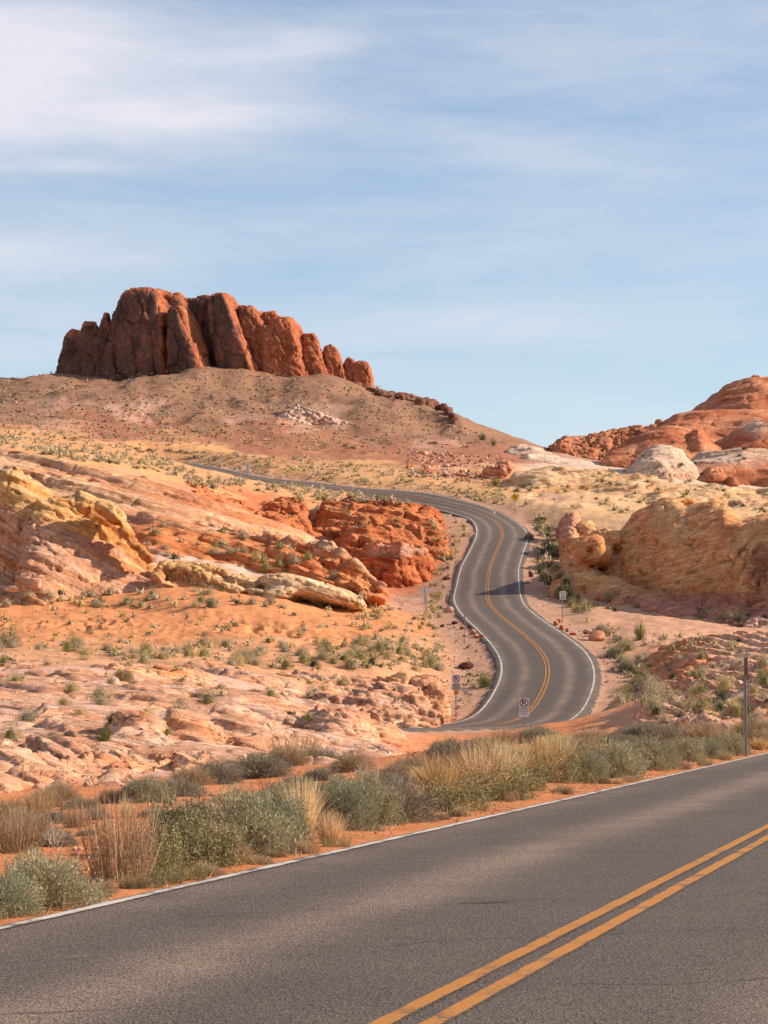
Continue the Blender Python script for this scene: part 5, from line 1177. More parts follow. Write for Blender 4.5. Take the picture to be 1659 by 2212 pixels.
def m_stalks(seed, cols, n=260, leaves=500):
    r = np.random.default_rng(seed); s = Bag(); a = r.uniform(0, 2*np.pi, n); q = np.sqrt(r.random(n))*.5; base = np.stack([np.cos(a)*q, np.sin(a)*q, np.zeros(n)], 1)
    tip = base*r.uniform(1.1, 1.9, (n, 1))+np.array([0, 0, 1])*r.uniform(.45, 1.1, (n, 1))+r.normal(size=(n, 3))*.08; Pl = fork(r, n, 6, base, tip, .07)
    s.add(twigs(Pl, .008*r.uniform(.6, 1.3, n), r), rc([LC(*c) for c in cols], n, r, 12))
    k = n*3; i = r.integers(0, n, k); j = r.integers(2, 5, k); st = Pl[i, j]; P2 = fork(r, k, 4, st, st+r.normal(size=(k, 3))*.09+np.array([0, 0, .14]), .02)
    s.add(twigs(P2, np.full(k, .0045), r), rc([LC(*c) for c in cols], k, r, 8))
    b = Bag(); i = r.integers(0, n, leaves); t = r.random(leaves)*.6; C = Pl[i, (t*5).astype(int)]+r.normal(size=(leaves, 3))*.05; A = unit(r.normal(size=(leaves, 3)))*.035; B = unit(np.cross(A, r.normal(size=(leaves, 3))))*.014
    b.add(quads(C, A, B), rc([LC(146, 142, 92), LC(120, 126, 80)], leaves, r)); return b.mesh('foliage'), s.mesh('stems')
def m_weed(seed, n=60, cols=((146, 138, 102), (162, 152, 114), (128, 124, 92)), per=70):
    r = np.random.default_rng(seed); s = Bag(); a = r.uniform(0, 2*np.pi, n); q = np.sqrt(r.random(n))*.75; base = np.stack([np.cos(a)*q, np.sin(a)*q, np.zeros(n)], 1)
    tip = base*1.15+np.array([0, 0, 1])*r.uniform(.35, 1.0, (n, 1))+r.normal(size=(n, 3))*.1; Pl = fork(r, n, 8, base, tip, .06)
    s.add(twigs(Pl, np.full(n, .01), r), rc([LC(150, 140, 96)], n, r, 16)); b = Bag(); k = n*per; i = r.integers(0, n, k); j = r.integers(1, 8, k)
    C = Pl[i, j]+r.normal(size=(k, 3))*.07; A = unit(r.normal(size=(k, 3)))*.036*r.uniform(.5, 1.3, (k, 1)); B = unit(np.cross(A, r.normal(size=(k, 3))))*.018
    b.add(quads(C, A, B), rc([LC(*c) for c in cols], k, r)); return b.mesh('foliage'), s.mesh('stems')
def m_bare(seed, cols, lv=5):
    r = np.random.default_rng(seed); s = Bag(); st = [(np.zeros(3)+r.normal(size=3)*np.array([.08, .08, 0]), unit(np.array([math.cos(a), math.sin(a), r.uniform(.3, 1.3)])), .42, .020) for a in r.uniform(0, 6.28, 8)]
    for l in range(lv):
        nx = []
        P = []; Wd = []
        for p, d, L, w in st:
            e = p+d*L; P.append(np.array([p, p+d*L*.5+r.normal(size=3)*.03*L*3, e])); Wd.append(w)
            for c in range(2 if l else 3): nx.append((e, unit(d+r.normal(size=3)*.55+np.array([0, 0, .08])), L*r.uniform(.6, .85), w*.68))
        s.add(twigs(np.array(P), np.array(Wd), r, .7), rc([LC(*c) for c in cols], len(P), r, 6)); st = nx
    return None, s.mesh('stems')
def m_open(seed, cols, n=2600, flat=1.15):
    "an open, upright bush: leaves in clumps at the ends of the branches"
    r = np.random.default_rng(seed); m = 70; d = unit(r.normal(size=(m, 3))*np.array([1, 1, .5])+np.array([0, 0, .9])); T = d*r.uniform(.65, 1.1, (m, 1))*np.array([.95, .95, flat])
    s = Bag(); Pl = fork(r, m, 6, r.normal(size=(m, 3))*np.array([.06, .06, 0]), T, .08); s.add(twigs(Pl, np.full(m, .013), r), rc([LC(120, 98, 78), LC(90, 74, 60)], m, r, 12))
    b = Bag(); i = r.integers(0, m, n); t = r.integers(2, 6, n); C = Pl[i, t]+r.normal(size=(n, 3))*.085; A = unit(r.normal(size=(n, 3)))*.042*r.uniform(.6, 1.4, (n, 1)); B = unit(np.cross(A, r.normal(size=(n, 3))))*.020
    b.add(quads(C, A, B), rc([LC(*c) for c in cols], n, r)); return b.mesh('foliage'), s.mesh('stems')
SAGE = [LC(152, 148, 120), LC(172, 166, 138), LC(136, 134, 106), LC(188, 180, 152)]
GREEN = [LC(112, 110, 82), LC(130, 126, 96), LC(150, 144, 112), LC(98, 98, 72)]
BLUE = [LC(142, 146, 120), LC(160, 162, 136), LC(124, 130, 106)]
GREYT = ((166, 152, 138), (140, 124, 112), (184, 172, 156), (120, 104, 96))
PLANTS = {
    'sage_bush': [m_leafy(801+i, SAGE) for i in range(3)],
    'green_bush': [m_leafy(811+i, GREEN, leaf=(.026, .011)) for i in range(2)],
    'bluegreen_bush': [m_leafy(821+i, BLUE, flat=.8) for i in range(2)],
    'grey_bush': [m_twiggy(831+i, GREYT) for i in range(3)],
    'dry_bush': [m_twiggy(841+i, ((186, 158, 130), (158, 130, 106), (200, 176, 146)), leaves=700, lcols=((176, 166, 116), (150, 146, 100)), flat=.8) for i in range(2)],
    'bunch_grass': [m_grass(851, ((218, 194, 152), (196, 170, 128), (230, 212, 174)), 750, .34), m_grass(852, ((206, 174, 122), (182, 146, 98), (218, 190, 142)), 900, .45), m_grass(853, ((214, 180, 142), (192, 156, 118), (226, 200, 164)), 700, .44)],
    'dry_stalks': [m_stalks(861, ((176, 144, 118), (150, 118, 96), (196, 166, 138))), m_stalks(862, ((184, 156, 120), (156, 128, 96)))],
    'leafy_weed': [m_weed(871), m_weed(872, 50, ((152, 144, 104), (168, 158, 116), (134, 128, 92)))],
    'bare_bush': [m_bare(881, ((206, 186, 176), (184, 164, 156), (216, 200, 190))), m_bare(882, ((120, 92, 80), (100, 78, 70)))],
    'creosote_bush': [m_open(891, ((112, 116, 58), (138, 138, 72), (90, 98, 50))), m_open(892, ((120, 122, 66), (150, 146, 84)))],
}
_seen = {}
def plant(kind, loc, rx, hz, label, group=None, var=None, rz=None):
    "one plant, rooted at loc: rx its half width, hz its height in metres"
    i = _seen.get(kind, 0); _seen[kind] = i+1
    v = PLANTS[kind][(i if var is None else var) % len(PLANTS[kind])]
    fo, st = v
    main = fo or st
    tall = {'bunch_grass': 1.32, 'dry_stalks': 1.0, 'leafy_weed': .95, 'bare_bush': 1.15, 'creosote_bush': 1.15}.get(kind, .98)
    wid = {'bunch_grass': .8, 'dry_stalks': .85, 'leafy_weed': .95, 'bare_bush': 1.2}.get(kind, 1.12)
    o = empty(kind, loc, (i*2.399) % 6.28 if rz is None else rz, label=label, category={'bunch_grass': 'grass tuft', 'leafy_weed': 'weed', 'dry_stalks': 'dry plant'}.get(kind, 'shrub'))
    o.scale = (rx/wid, rx/wid, hz/tall)
    if group: o['group'] = group
    for nm, me in (('foliage' if kind != 'bunch_grass' else 'blades', fo), ('stems', st)):
        if me is not None: obj(nm, me, o)
    return o
KN = {'sage_bush': 'grey-green sage bush', 'green_bush': 'dark green bush', 'bluegreen_bush': 'blue-green leafy bush', 'grey_bush': 'grey twiggy bush', 'dry_bush': 'dry tan twiggy bush', 'bunch_grass': 'straw-coloured bunch of grass', 'dry_stalks': 'dry brown stalk clump', 'leafy_weed': 'low green leafy weed', 'bare_bush': 'bare branched bush', 'creosote_bush': 'yellow-green open bush'}
def near_plants():
    edge = [('sage_bush', 85, 1962, 260, 160), ('sage_bush', -150, 2010, 260, 170), ('bluegreen_bush', 5, 1985, 170, 130), ('dry_stalks', 262, 1908, 190, 200), ('leafy_weed', 330, 1900, 150, 110), ('green_bush', 385, 1862, 215, 175), ('leafy_weed', 440, 1878, 170, 120), ('sage_bush', 510, 1850, 260, 185), ('dry_bush', 480, 1868, 160, 120),
            ('bluegreen_bush', 590, 1835, 170, 150), ('bunch_grass', 655, 1805, 150, 185), ('bunch_grass', 715, 1822, 120, 110), ('bluegreen_bush', 745, 1795, 150, 140), ('sage_bush', 800, 1782, 150, 150), ('grey_bush', 850, 1775, 190, 150), ('bunch_grass', 955, 1742, 190, 160), ('leafy_weed', 985, 1752, 170, 75), ('bunch_grass', 1045, 1722, 220, 175), ('leafy_weed', 1080, 1728, 170, 80), ('bunch_grass', 1095, 1700, 180, 150),
            ('leafy_weed', 1130, 1710, 110, 60), ('bunch_grass', 1165, 1682, 160, 130), ('bunch_grass', 1210, 1668, 160, 120), ('leafy_weed', 1205, 1692, 110, 70), ('bluegreen_bush', 1268, 1690, 100, 85), ('sage_bush', 1315, 1680, 160, 105), ('bluegreen_bush', 1345, 1668, 110, 80), ('sage_bush', 1395, 1660, 140, 90), ('green_bush', 1440, 1652, 80, 60), ('sage_bush', 1480, 1645, 100, 65), ('bluegreen_bush', 1530, 1638, 100, 58), ('sage_bush', 1580, 1632, 80, 66), ('dry_bush', 1560, 1628, 120, 70), ('dry_bush', 1650, 1618, 100, 60), ('sage_bush', 1760, 1612, 110, 60), ('leafy_weed', 1420, 1662, 90, 40), ('bunch_grass', 1640, 1622, 80, 45)]
    rr = np.random.default_rng(91)
    for q in range(44):                                    # small growth right at the edge of the pavement
        px = rr.uniform(-40, 1640); yl = np.interp(px, [-60, 0, 650, 1100, 1659], [2012, 1998, 1857, 1745, 1634])-rr.uniform(2, 14); sc = np.interp(px, [0, 1659], [1.0, .45])
        edge.append((('leafy_weed', 'dry_bush', 'bunch_grass', 'dry_stalks')[rr.choice(4, p=(.42, .28, .18, .12))], px, yl, rr.uniform(45, 110)*sc, rr.uniform(24, 60)*sc))
    edge += [('sage_bush', -330, 1990, 200, 140), ('grey_bush', -260, 1900, 180, 110), ('dry_bush', -420, 1940, 180, 100), ('sage_bush', -520, 2010, 220, 150)]
    sand = [('grey_bush', -120, 1850, 150, 90), ('dry_bush', -200, 1790, 140, 80), ('grey_bush', -300, 1810, 150, 90), ('sage_bush', -90, 1780, 130, 70), ('dry_bush', -400, 1800, 150, 90), ('grey_bush', -180, 1730, 110, 60), ('dry_bush', 50, 1825, 180, 110), ('dry_stalks', 30, 1840, 160, 100), ('grey_bush', 118, 1835, 110, 60), ('grey_bush', 120, 1780, 90, 50), ('grey_bush', 205, 1778, 76, 46), ('sage_bush', 320, 1738, 130, 75), ('bunch_grass', 272, 1772, 56, 66), ('grey_bush', 385, 1722, 120, 65), ('grey_bush', 262, 1692, 56, 34), ('grey_bush', 465, 1695, 130, 85), ('grey_bush', 560, 1682, 160, 85), ('dry_bush', 415, 1700, 110, 60), ('bunch_grass', 522, 1728, 66, 56), ('sage_bush', 600, 1750, 130, 80), ('grey_bush', 560, 1752, 110, 60), ('grey_bush', 690, 1690, 76, 48), ('dry_bush', 760, 1668, 110, 60), ('grey_bush', 665, 1725, 100, 52),
            ('sage_bush', 725, 1735, 120, 80), ('grey_bush', 885, 1668, 90, 52), ('grey_bush', 985, 1660, 150, 90), ('dry_bush', 1045, 1640, 120, 62), ('grey_bush', 1110, 1650, 130, 55), ('grey_bush', 830, 1705, 120, 60), ('bare_bush', 800, 1690, 90, 50), ('bare_bush', 905, 1655, 110, 48), ('dry_stalks', 640, 1650, 130, 70), ('dry_bush', 130, 1730, 90, 60), ('grey_bush', 330, 1770, 70, 36), ('bare_bush', 120, 1842, 70, 90), ('dry_bush', 1180, 1632, 110, 50), ('sage_bush', 780, 1745, 120, 70), ('dry_bush', 20, 1780, 120, 70), ('grey_bush', 190, 1805, 60, 30), ('dry_stalks', 80, 1760, 90, 55), ('bunch_grass', 350, 1790, 50, 40), ('dry_bush', 100, 1748, 100, 60), ('grey_bush', 175, 1748, 90, 44), ('dry_bush', 240, 1738, 80, 46), ('grey_bush', 300, 1712, 80, 40), ('dry_stalks', 165, 1790, 80, 60), ('bunch_grass', 225, 1800, 50, 44), ('grey_bush', 640, 1705, 90, 46), ('dry_bush', 860, 1690, 100, 50), ('bunch_grass', 905, 1700, 70, 60), ('dry_stalks', 935, 1690, 90, 70), ('grey_bush', 1160, 1645, 90, 44), ('dry_bush', 1260, 1640, 110, 50), ('grey_bush', 1330, 1640, 90, 44), ('dry_stalks', 1010, 1690, 90, 70), ('bare_bush', 560, 1720, 80, 50)]
    crest = [('sage_bush', 1000, 1608, 110, 50), ('sage_bush', 1075, 1602, 160, 60), ('grey_bush', 1160, 1606, 120, 58), ('sage_bush', 1235, 1600, 100, 46), ('bunch_grass', 1290, 1600, 60, 45), ('grey_bush', 890, 1612, 110, 46), ('dry_bush', 850, 1628, 90, 40), ('bare_bush', 1310, 1600, 170, 90), ('grey_bush', 1400, 1608, 150, 80), ('green_bush', 1440, 1612, 80, 60), ('dry_bush', 1370, 1600, 120, 60), ('sage_bush', 1360, 1614, 60, 32), ('grey_bush', 940, 1604, 90, 40), ('dry_bush', 1120, 1598, 80, 40), ('dry_bush', 1520, 1612, 160, 70), ('dry_bush', 1450, 1605, 130, 56), ('sage_bush', 1200, 1612, 70, 34), ('bunch_grass', 1175, 1618, 60, 40), ('dry_bush', 1270, 1606, 90, 42), ('grey_bush', 1490, 1608, 100, 50), ('sage_bush', 1560, 1604, 90, 44), ('dry_stalks', 1610, 1604, 80, 60), ('grey_bush', 1330, 1612, 70, 36), ('dry_stalks', 1090, 1612, 70, 44), ('dry_bush', 1650, 1600, 130, 80), ('creosote_bush', 1470, 1600, 90, 50), ('grey_bush', 1040, 1614, 70, 34), ('dry_bush', 1720, 1600, 130, 80), ('grey_bush', 690, 1640, 110, 58), ('dry_bush', 620, 1655, 110, 60), ('bare_bush', 690, 1636, 110, 60), ('dry_bush', 960, 1620, 70, 34), ('grey_bush', 780, 1640, 90, 40)]
    for lst, where in ((edge, "along the near road's white edge line"), (sand, 'on the orange sand behind the roadside bushes'), (crest, 'on the sandy crest below the far road')):
        cnt = {}
        for k, px, py, w, h in sorted(lst, key=lambda a: a[1]):
            Y = float(hit(px, py, 12, 70)[0]); X = (px-CX)*Y/FPX; z = float(ground_z(X, Y))
            if near_d(X, Y) < .3+.22*w/2*Y/FPX:
                d = .3+.22*w/2*Y/FPX-near_d(X, Y); X -= d*NC; Y += d*NC*NK; z = float(ground_z(X, Y))
            n = cnt.get(k, 0); cnt[k] = n+1
            tot = sum(1 for a in lst if a[0] == k)
            lab = ('only %s %s' % (KN[k], where)) if tot == 1 else '%s %s from the left %s' % (ORD[n], KN[k], where)
            plant(k, (X, Y, z-.03), w/2*Y/FPX*1.12, h*Y/FPX*.95, lab, 'roadside plants in the foreground')
near_plants()
def litter():
    "dead stalks, small dry tufts and twigs along the sandy edge of the near road"
    r = np.random.default_rng(55); n = 3600; Y = 13+55*r.random(n)**1.3; d = .12+np.abs(r.normal(0, 1.5, n)); X = NK*Y+NX0-d/NC; z = ground_z(X, Y)
    k = fbm(X/1.2, Y/1.2, 0*X, 2, 77)+.35*r.random(n) > .05; X, Y, z = X[k], Y[k], z[k]; n = len(X)
    base = np.stack([X, Y, z], 1); up = r.random(n) < .62; L = np.where(up, r.uniform(.06, .28, n), r.uniform(.08, .35, n))
    dirv = unit(np.stack([r.normal(size=n), r.normal(size=n), np.where(up, r.uniform(.6, 2.2, n), .06)], 1)); P = fork(r, n, 4, base+np.array([0, 0, .006]), base+dirv*L[:, None]+np.array([0, 0, .012]), .015)
    b = Bag(); b.add(twigs(P, r.uniform(.0022, .0045, n), r), rc([LC(196, 168, 128), LC(168, 138, 104), LC(146, 112, 88), LC(150, 148, 98)], n, r, 8))
    o = obj('roadside_litter', b.mesh('roadside_litter'), kind='stuff'); o['label'] = 'dead stalks and small dry tufts along the sandy edge of the near road'; o['category'] = 'dry litter'
litter()

# --- shrubs farther out: first find where the surface is seen
ZB = np.full((1106, 830), 1e9)
def zsplat(V):
    i = (PX(V)/2).astype(int); j = (PY(V)/2).astype(int); ok = (i >= 0) & (i < 830) & (j >= 0) & (j < 1106) & (V[:,1] > 3)
    np.minimum.at(ZB, (j[ok], i[ok]), V[ok, 1])
zsplat(np.stack([Xg, Yg, Zg], -1).reshape(-1, 3))
for V in ALLV: zsplat(V)
for _ in range(2):                                       # close pin holes
    Q = ZB.copy()
    for dj, di in ((1, 0), (-1, 0), (0, 1), (0, -1)): Q = np.minimum(Q, np.roll(ZB, (dj, di), (0, 1)))
    ZB = np.where(ZB > 1e8, Q, ZB)
def seen_at(px, py):
    i = np.clip((np.asarray(px)/2).astype(int), 0, 829); j = np.clip((np.asarray(py)/2).astype(int), 0, 1105); return ZB[j, i]
def core(flat, seed):
    "a low lumpy cushion of close twigs that the leaves stand on"
    a = np.linspace(0, 2*np.pi, 8, endpoint=False); R = []
    for h, q in ((0, .55), (.12, .56), (.46, .36)): R.append(np.stack([np.cos(a)*q*(1+.15*np.sin(3*a+seed)), np.sin(a)*q*(1+.15*np.cos(2*a+seed)), np.full(8, h*flat*1.1)], 1))
    V = np.concatenate(R+[np.tile([[0, 0, .56*flat*1.05]], (8, 1))]); F = [[k*8+i, k*8+(i+1) % 8, k*8+8+(i+1) % 8, k*8+8+i] for k in (1, 2) for i in range(8)]
    return V, np.array(F)
def m_small(seed, cols, n=90, flat=.7, leaf=.16):
    r = np.random.default_rng(seed); b = Bag(); P, d = dome_pts(n, r, .45, flat, -.05, seed, .38); n = len(P)
    A = unit(d*.6+r.normal(size=(n, 3)))*leaf*r.uniform(.6, 1.4, (n, 1)); B = unit(np.cross(A, r.normal(size=(n, 3))))*leaf*(.42 if n < 200 else .26); b.add(quads(P, A, B), rc([LC(*c) for c in cols], n, r, jit=.2)); b.add(core(flat, seed), LC(*cols[1])*.9); return b
S_GREY = ((190, 174, 146), (170, 154, 128), (206, 192, 164), (158, 142, 118)); S_GREEN = ((156, 146, 98), (138, 130, 86), (170, 158, 108)); S_TAN = ((196, 172, 124), (176, 156, 110), (206, 190, 146)); S_DARK = ((96, 96, 72), (80, 82, 62), (112, 106, 80))
SMALL = {'g': [m_small(901+i, S_GREY, 1300, leaf=.055) for i in range(3)], 'v': [m_small(911+i, S_GREEN, 1100, leaf=.055, flat=.85) for i in range(2)], 't': [m_small(921+i, S_TAN, 1200, leaf=.06) for i in range(2)], 'd': [m_small(931+i, S_DARK, 1300, leaf=.055, flat=.85) for i in range(2)]}
SMESH = {k: [b.mesh('shrub') for b in v] for k, v in SMALL.items()}
LOW = {'g': [m_small(941+i, S_GREY, 26, leaf=.24) for i in range(3)], 'v': [m_small(951+i, S_GREEN, 24, leaf=.24) for i in range(2)], 't': [m_small(961+i, S_TAN, 24, leaf=.24) for i in range(2)], 'd': [m_small(971+i, S_DARK, 26, leaf=.24) for i in range(2)]}
def far_shrubs():
    r = np.random.default_rng(77); cand = []
    def zone(poly, n, size, mix, where, band=None, ymin=0, ymax=900, tall=.75):
        P = sample_poly(poly, n, r)
        # plants gather: keep where a coarse noise is high
        keep = fbm(P[:,0]/45, P[:,1]/18, 0*P[:,0], 2, len(cand) % 50)+r.random(n)*.9 > .28; P = P[keep]
        Y = seen_at(P[:,0], P[:,1])
        for (px, py), y in zip(P, Y):
            if not (ymin < y < ymax): continue
            X = (px-CX)*y/FPX
            dr = np.sqrt(((RC[::3, :2]-np.array([X, y]))**2).sum(1)).min()
            s = r.uniform(*size)*.5
            if dr < 4.6+s: continue
            cand.append((y, X, EYE+(HZ-py)*y/FPX, s, s*2*tall*r.uniform(.75, 1.15), 'gvtd'[r.choice(4, p=mix)], where))
    M_FLAT = (.45, .25, .22, .08)
    zone([(-60, 1390), (960, 1390), (960, 1452), (640, 1446), (300, 1432), (130, 1405), (-60, 1412)], 330, (.5, 1.25), M_FLAT, 'on the sandy flat below the earth bank', ymin=160, ymax=215)
    zone([(-60, 1300), (800, 1300), (830, 1390), (-60, 1390)], 150, (.4, .9), (.4, .3, .25, .05), 'on the orange earth bank', ymin=185, ymax=245)
    zone([(760, 1305), (965, 1320), (975, 1450), (780, 1440)], 170, (.4, 1.0), (.35, .25, .35, .05), 'on the sand left of the lower road bend', ymin=170, ymax=260)
    zone([(0, 1275), (790, 1290), (800, 1315), (0, 1310)], 130, (.6, 1.2), (.6, .25, .1, .05), 'at the foot of the layered rocks', ymin=205, ymax=262)
    zone([(-20, 1420), (400, 1440), (950, 1470), (900, 1540), (300, 1600), (-20, 1600)], 85, (.4, 1.0), (.3, .35, .3, .05), 'in a crack of the pink outcrop', ymin=55, ymax=172)
    zone([(0, 962), (250, 988), (420, 1012), (420, 1040), (250, 1006), (0, 974)], 220, (.7, 1.4), (.8, .1, .08, .02), 'on the plain behind the long pale slab', ymin=305, ymax=420)
    zone([(0, 940), (330, 970), (650, 985), (1000, 1035), (1095, 1045), (1095, 1090), (960, 1078), (700, 1046), (450, 1008), (0, 962)], 1500, (.5, 1.2), (.8, .08, .12, .0), 'on the sandy plain above the road', ymin=330, ymax=520, tall=.6)
    zone([(380, 1025), (640, 1052), (850, 1078), (900, 1092), (640, 1078), (420, 1050)], 260, (.7, 1.4), (.8, .1, .08, .02), 'between the upper road and the red rocks', ymin=330, ymax=520)
    zone([(-20, 815), (130, 796), (560, 800), (820, 832), (960, 890), (1070, 965), (1000, 990), (500, 965), (-20, 940)], 2300, (.3, .95), (.72, .12, .14, .02), 'on the brown hill', ymin=440, ymax=640)
    zone([(1260, 1335), (1450, 1372), (1659, 1400), (1659, 1590), (1400, 1560), (1290, 1480)], 210, (.4, 1.0), (.45, .25, .25, .05), 'on the slope right of the road', ymin=80, ymax=262)
    zone([(1310, 1400), (1345, 1380), (1420, 1470), (1440, 1560), (1330, 1520)], 90, (.6, 1.4), (.5, .3, .1, .1), 'in the gully right of the lower bend', ymin=80, ymax=240)
    zone([(935, 1130), (1015, 1120), (1015, 1160), (975, 1220), (975, 1300), (930, 1335), (920, 1300), (940, 1220)], 190, (.5, 1.1), (.3, .3, .4, .0), 'on the left verge of the winding road', ymin=240, ymax=400)
    zone([(1150, 1125), (1200, 1115), (1205, 1220), (1240, 1300), (1290, 1320), (1250, 1330), (1170, 1260), (1148, 1160)], 230, (.7, 1.5), (.2, .3, .05, .45), 'in the shade between the road and the ochre dome', ymin=240, ymax=400)
    zone([(1230, 1290), (1659, 1330), (1659, 1350), (1250, 1320)], 40, (.6, 1.4), (.1, .4, .0, .5), 'at the foot of the ochre dome', ymin=220, ymax=300)
    zone([(1110, 1000), (1300, 1005), (1659, 1070), (1659, 1120), (1250, 1105), (1110, 1100)], 200, (.6, 1.3), (.4, .4, .15, .05), 'on the tan slickrock', ymin=350, ymax=480)
    zone([(270, 1120), (560, 1150), (760, 1250), (560, 1250), (350, 1210)], 60, (.7, 1.5), (.5, .4, .05, .05), 'among the orange blocks', ymin=235, ymax=330)
    zone([(640, 1080), (960, 1100), (950, 1200), (800, 1170)], 45, (.6, 1.2), (.4, .5, .05, .05), 'on the red cliff', ymin=290, ymax=400)
    zone([(1300, 930), (1659, 960), (1659, 1060), (1200, 1010), (1200, 995)], 60, (.6, 1.4), (.3, .4, .0, .3), 'below the skyline domes', ymin=430, ymax=620)
    zone([(1000, 1440), (1070, 1370), (1085, 1450), (1030, 1540)], 30, (.5, 1.0), (.1, .5, .4, 0), 'on the left verge of the lower bend', ymin=165, ymax=240)
    cand.sort(key=lambda c: -(c[3]/c[0]))
    KL = {'g': 'small grey shrub', 'v': 'small green shrub', 't': 'small straw-coloured shrub', 'd': 'small dark shrub'}
    for i, (y, X, z, s, h, k, where) in enumerate(cand[:290]):
        me = SMESH[k][i % len(SMESH[k])]; o = obj('desert_shrub', me, None, (X, y, z-.05), label='%s %s' % (KL[k], where), category='shrub', group='%ss %s' % (KL[k], where))
        o.scale = (s, s, h/.75); o.rotation_euler = (0, 0, i*2.4)
    Vs, Fs, Cs, n = [], [], [], 0
    for i, (y, X, z, s, h, k, where) in enumerate(cand[290:]):
        b = LOW[k][i % len(LOW[k])]; V = np.concatenate(b.V); a = i*2.4; c, sn = math.cos(a), math.sin(a)
        V = np.stack([(V[:,0]*c-V[:,1]*sn)*s, (V[:,0]*sn+V[:,1]*c)*s, V[:,2]*h/.75], 1)+np.array([X, y, z-.05])
        Vs.append(V); Fs.append(np.concatenate(b.F)+n); n += len(V); Cs.append(np.concatenate(b.C)*(.8+.4*((i*.618) % 1)))
    o = obj('distant_shrubs', mesh_np('distant_shrubs', np.concatenate(Vs), np.concatenate(Fs), LEAF, np.clip(np.concatenate(Cs), .004, .9), smooth_sh=False), kind='stuff')
    o['label'] = 'small grey and green shrubs dotted over the hill and the far plain'; o['category'] = 'shrubs'
far_shrubs()
def special_plants():
    "larger single plants that stand out"
    for k, px, py, w, h, lab, ymin in (
        ('creosote_bush', 1382, 1382, 40, 46, 'upright dark green bush alone on the rise right of the road', 150), ('bare_bush', 1262, 1345, 56, 44, 'pale leafless bush right of the speed limit sign', 200), ('bare_bush', 1165, 1318, 60, 34, 'pale leafless bush left of the speed limit sign', 220),
        ('creosote_bush', 1048, 1482, 52, 30, 'round dark green bush at the left edge of the lower bend', 150), ('green_bush', 1143, 1165, 26, 20, 'green bush growing over the right edge line of the winding road', 280), ('grey_bush', 845, 1524, 60, 34, 'grey bush under the white-streaked orange bluff', 120), ('dry_bush', 840, 1548, 70, 44, 'pale dry bush below the grey bush under the orange bluff', 100),
        ('bare_bush', 870, 1308, 90, 34, 'pale leafless thicket in front of the red cliff', 240), ('sage_bush', 1300, 1372, 44, 30, 'rounded sage bush right of the orange roadside stones', 180), ('sage_bush', 1355, 1448, 44, 30, 'large sage bush in the gully right of the lower bend', 120), ('grey_bush', 1330, 1420, 44, 34, 'dark grey bush at the head of the gully right of the lower bend', 120),
        ('creosote_bush', 170, 1305, 46, 22, 'dark green bush at the foot of the pink layered rock', 200), ('creosote_bush', 215, 1304, 34, 22, 'rounded dark bush right of the dark green one at the pink layered rock', 200), ('creosote_bush', 1070, 1050, 36, 22, 'dark bush in the notch left of the tan slickrock', 380), ('creosote_bush', 1042, 950, 24, 16, 'bush on the lower right shoulder of the hill against the sky', 450), ('creosote_bush', 1066, 962, 22, 16, 'lower of two bushes on the right shoulder of the hill', 450),
        ('grey_bush', 150, 1590, 30, 24, 'green-grey bush in a hollow of the pink outcrop, nearest the left edge', 60), ('creosote_bush', 225, 1600, 50, 36, 'open green bush in the middle of the lower left outcrop', 60), ('dry_bush', 265, 1470, 60, 36, 'straw-green bush at the top of the lower left outcrop', 100), ('creosote_bush', 240, 1560, 40, 30, 'upper of the open green bushes in the lower left outcrop', 60), ('dry_bush', 460, 1605, 34, 24, 'small straw-green bush on the pink banded mounds', 60), ('creosote_bush', 215, 1508, 46, 26, 'open bush on the flat pink beds', 80)):
        Y = float(seen_at(px, py)); Y = Y if Y > ymin and Y < 800 else float(hit(px, py, ymin)[0])
        X = (px-CX)*Y/FPX
        plant(k, (X, Y, EYE+(HZ-py)*Y/FPX-.05), w/2*Y/FPX, h*Y/FPX, lab, var=0 if k == 'bare_bush' else None)
special_plants()
# ------------------------------------------------------------------ signs and posts
GALV = mat_plain('galvanised_steel', tuple(lin(176, 168, 164, .85)), .55, .15, .2, 20)
ALU = mat_plain('bare_aluminium', tuple(lin(222, 216, 210, .9)), .6, .0, .10, 6)
SWHITE = mat_plain('white_sign_face', tuple(lin(236, 226, 222, .9)), .6, 0, .06, 6)
SBLACK = mat_plain('black_print', (.018, .016, .016), .6, 0, .1)
SRED = mat_plain('dark_red_print', tuple(lin(120, 30, 36, .9)), .6, 0, .1)
SYEL = mat_plain('yellow_sign_face', tuple(lin(242, 172, 20, .95)), .6, 0, .08, 6)
SORG = mat_plain('amber_plate', tuple(lin(214, 140, 30, .9)), .6, 0, .15, 12)
SBROWN = mat_plain('brown_sign_edge', tuple(lin(110, 74, 62, .9)), .6, 0, .15, 12)
def prism(name, pts, y0, y1, mat, parent, bev=0.0):
    "outline in the x-z plane made solid between y0 and y1"
    n = len(pts); P = np.array(pts, float)
    V = np.vstack([np.c_[P[:,0], np.full(n, y0), P[:,1]], np.c_[P[:,0], np.full(n, y1), P[:,1]]])
    me = bpy.data.meshes.new(name); F = [tuple(range(n)), tuple(range(2*n-1, n-1, -1))]+[(i, i+n, (i+1) % n+n, (i+1) % n) for i in range(n)]
    me.from_pydata(V.tolist(), [], F); me.update(); me.materials.append(mat)
    return obj(name, me, parent)
def rrect(w, h, r, cx=0, cz=0, k=5):
    out = []
    for sx, sz, a0 in ((1, 1, 0), (-1, 1, 90), (-1, -1, 180), (1, -1, 270)):
        for t in range(k+1):
            a = math.radians(a0+90*t/k); out.append((cx+sx*(w/2-r)+r*math.cos(a), cz+sz*(h/2-r)+r*math.sin(a)))
    return out
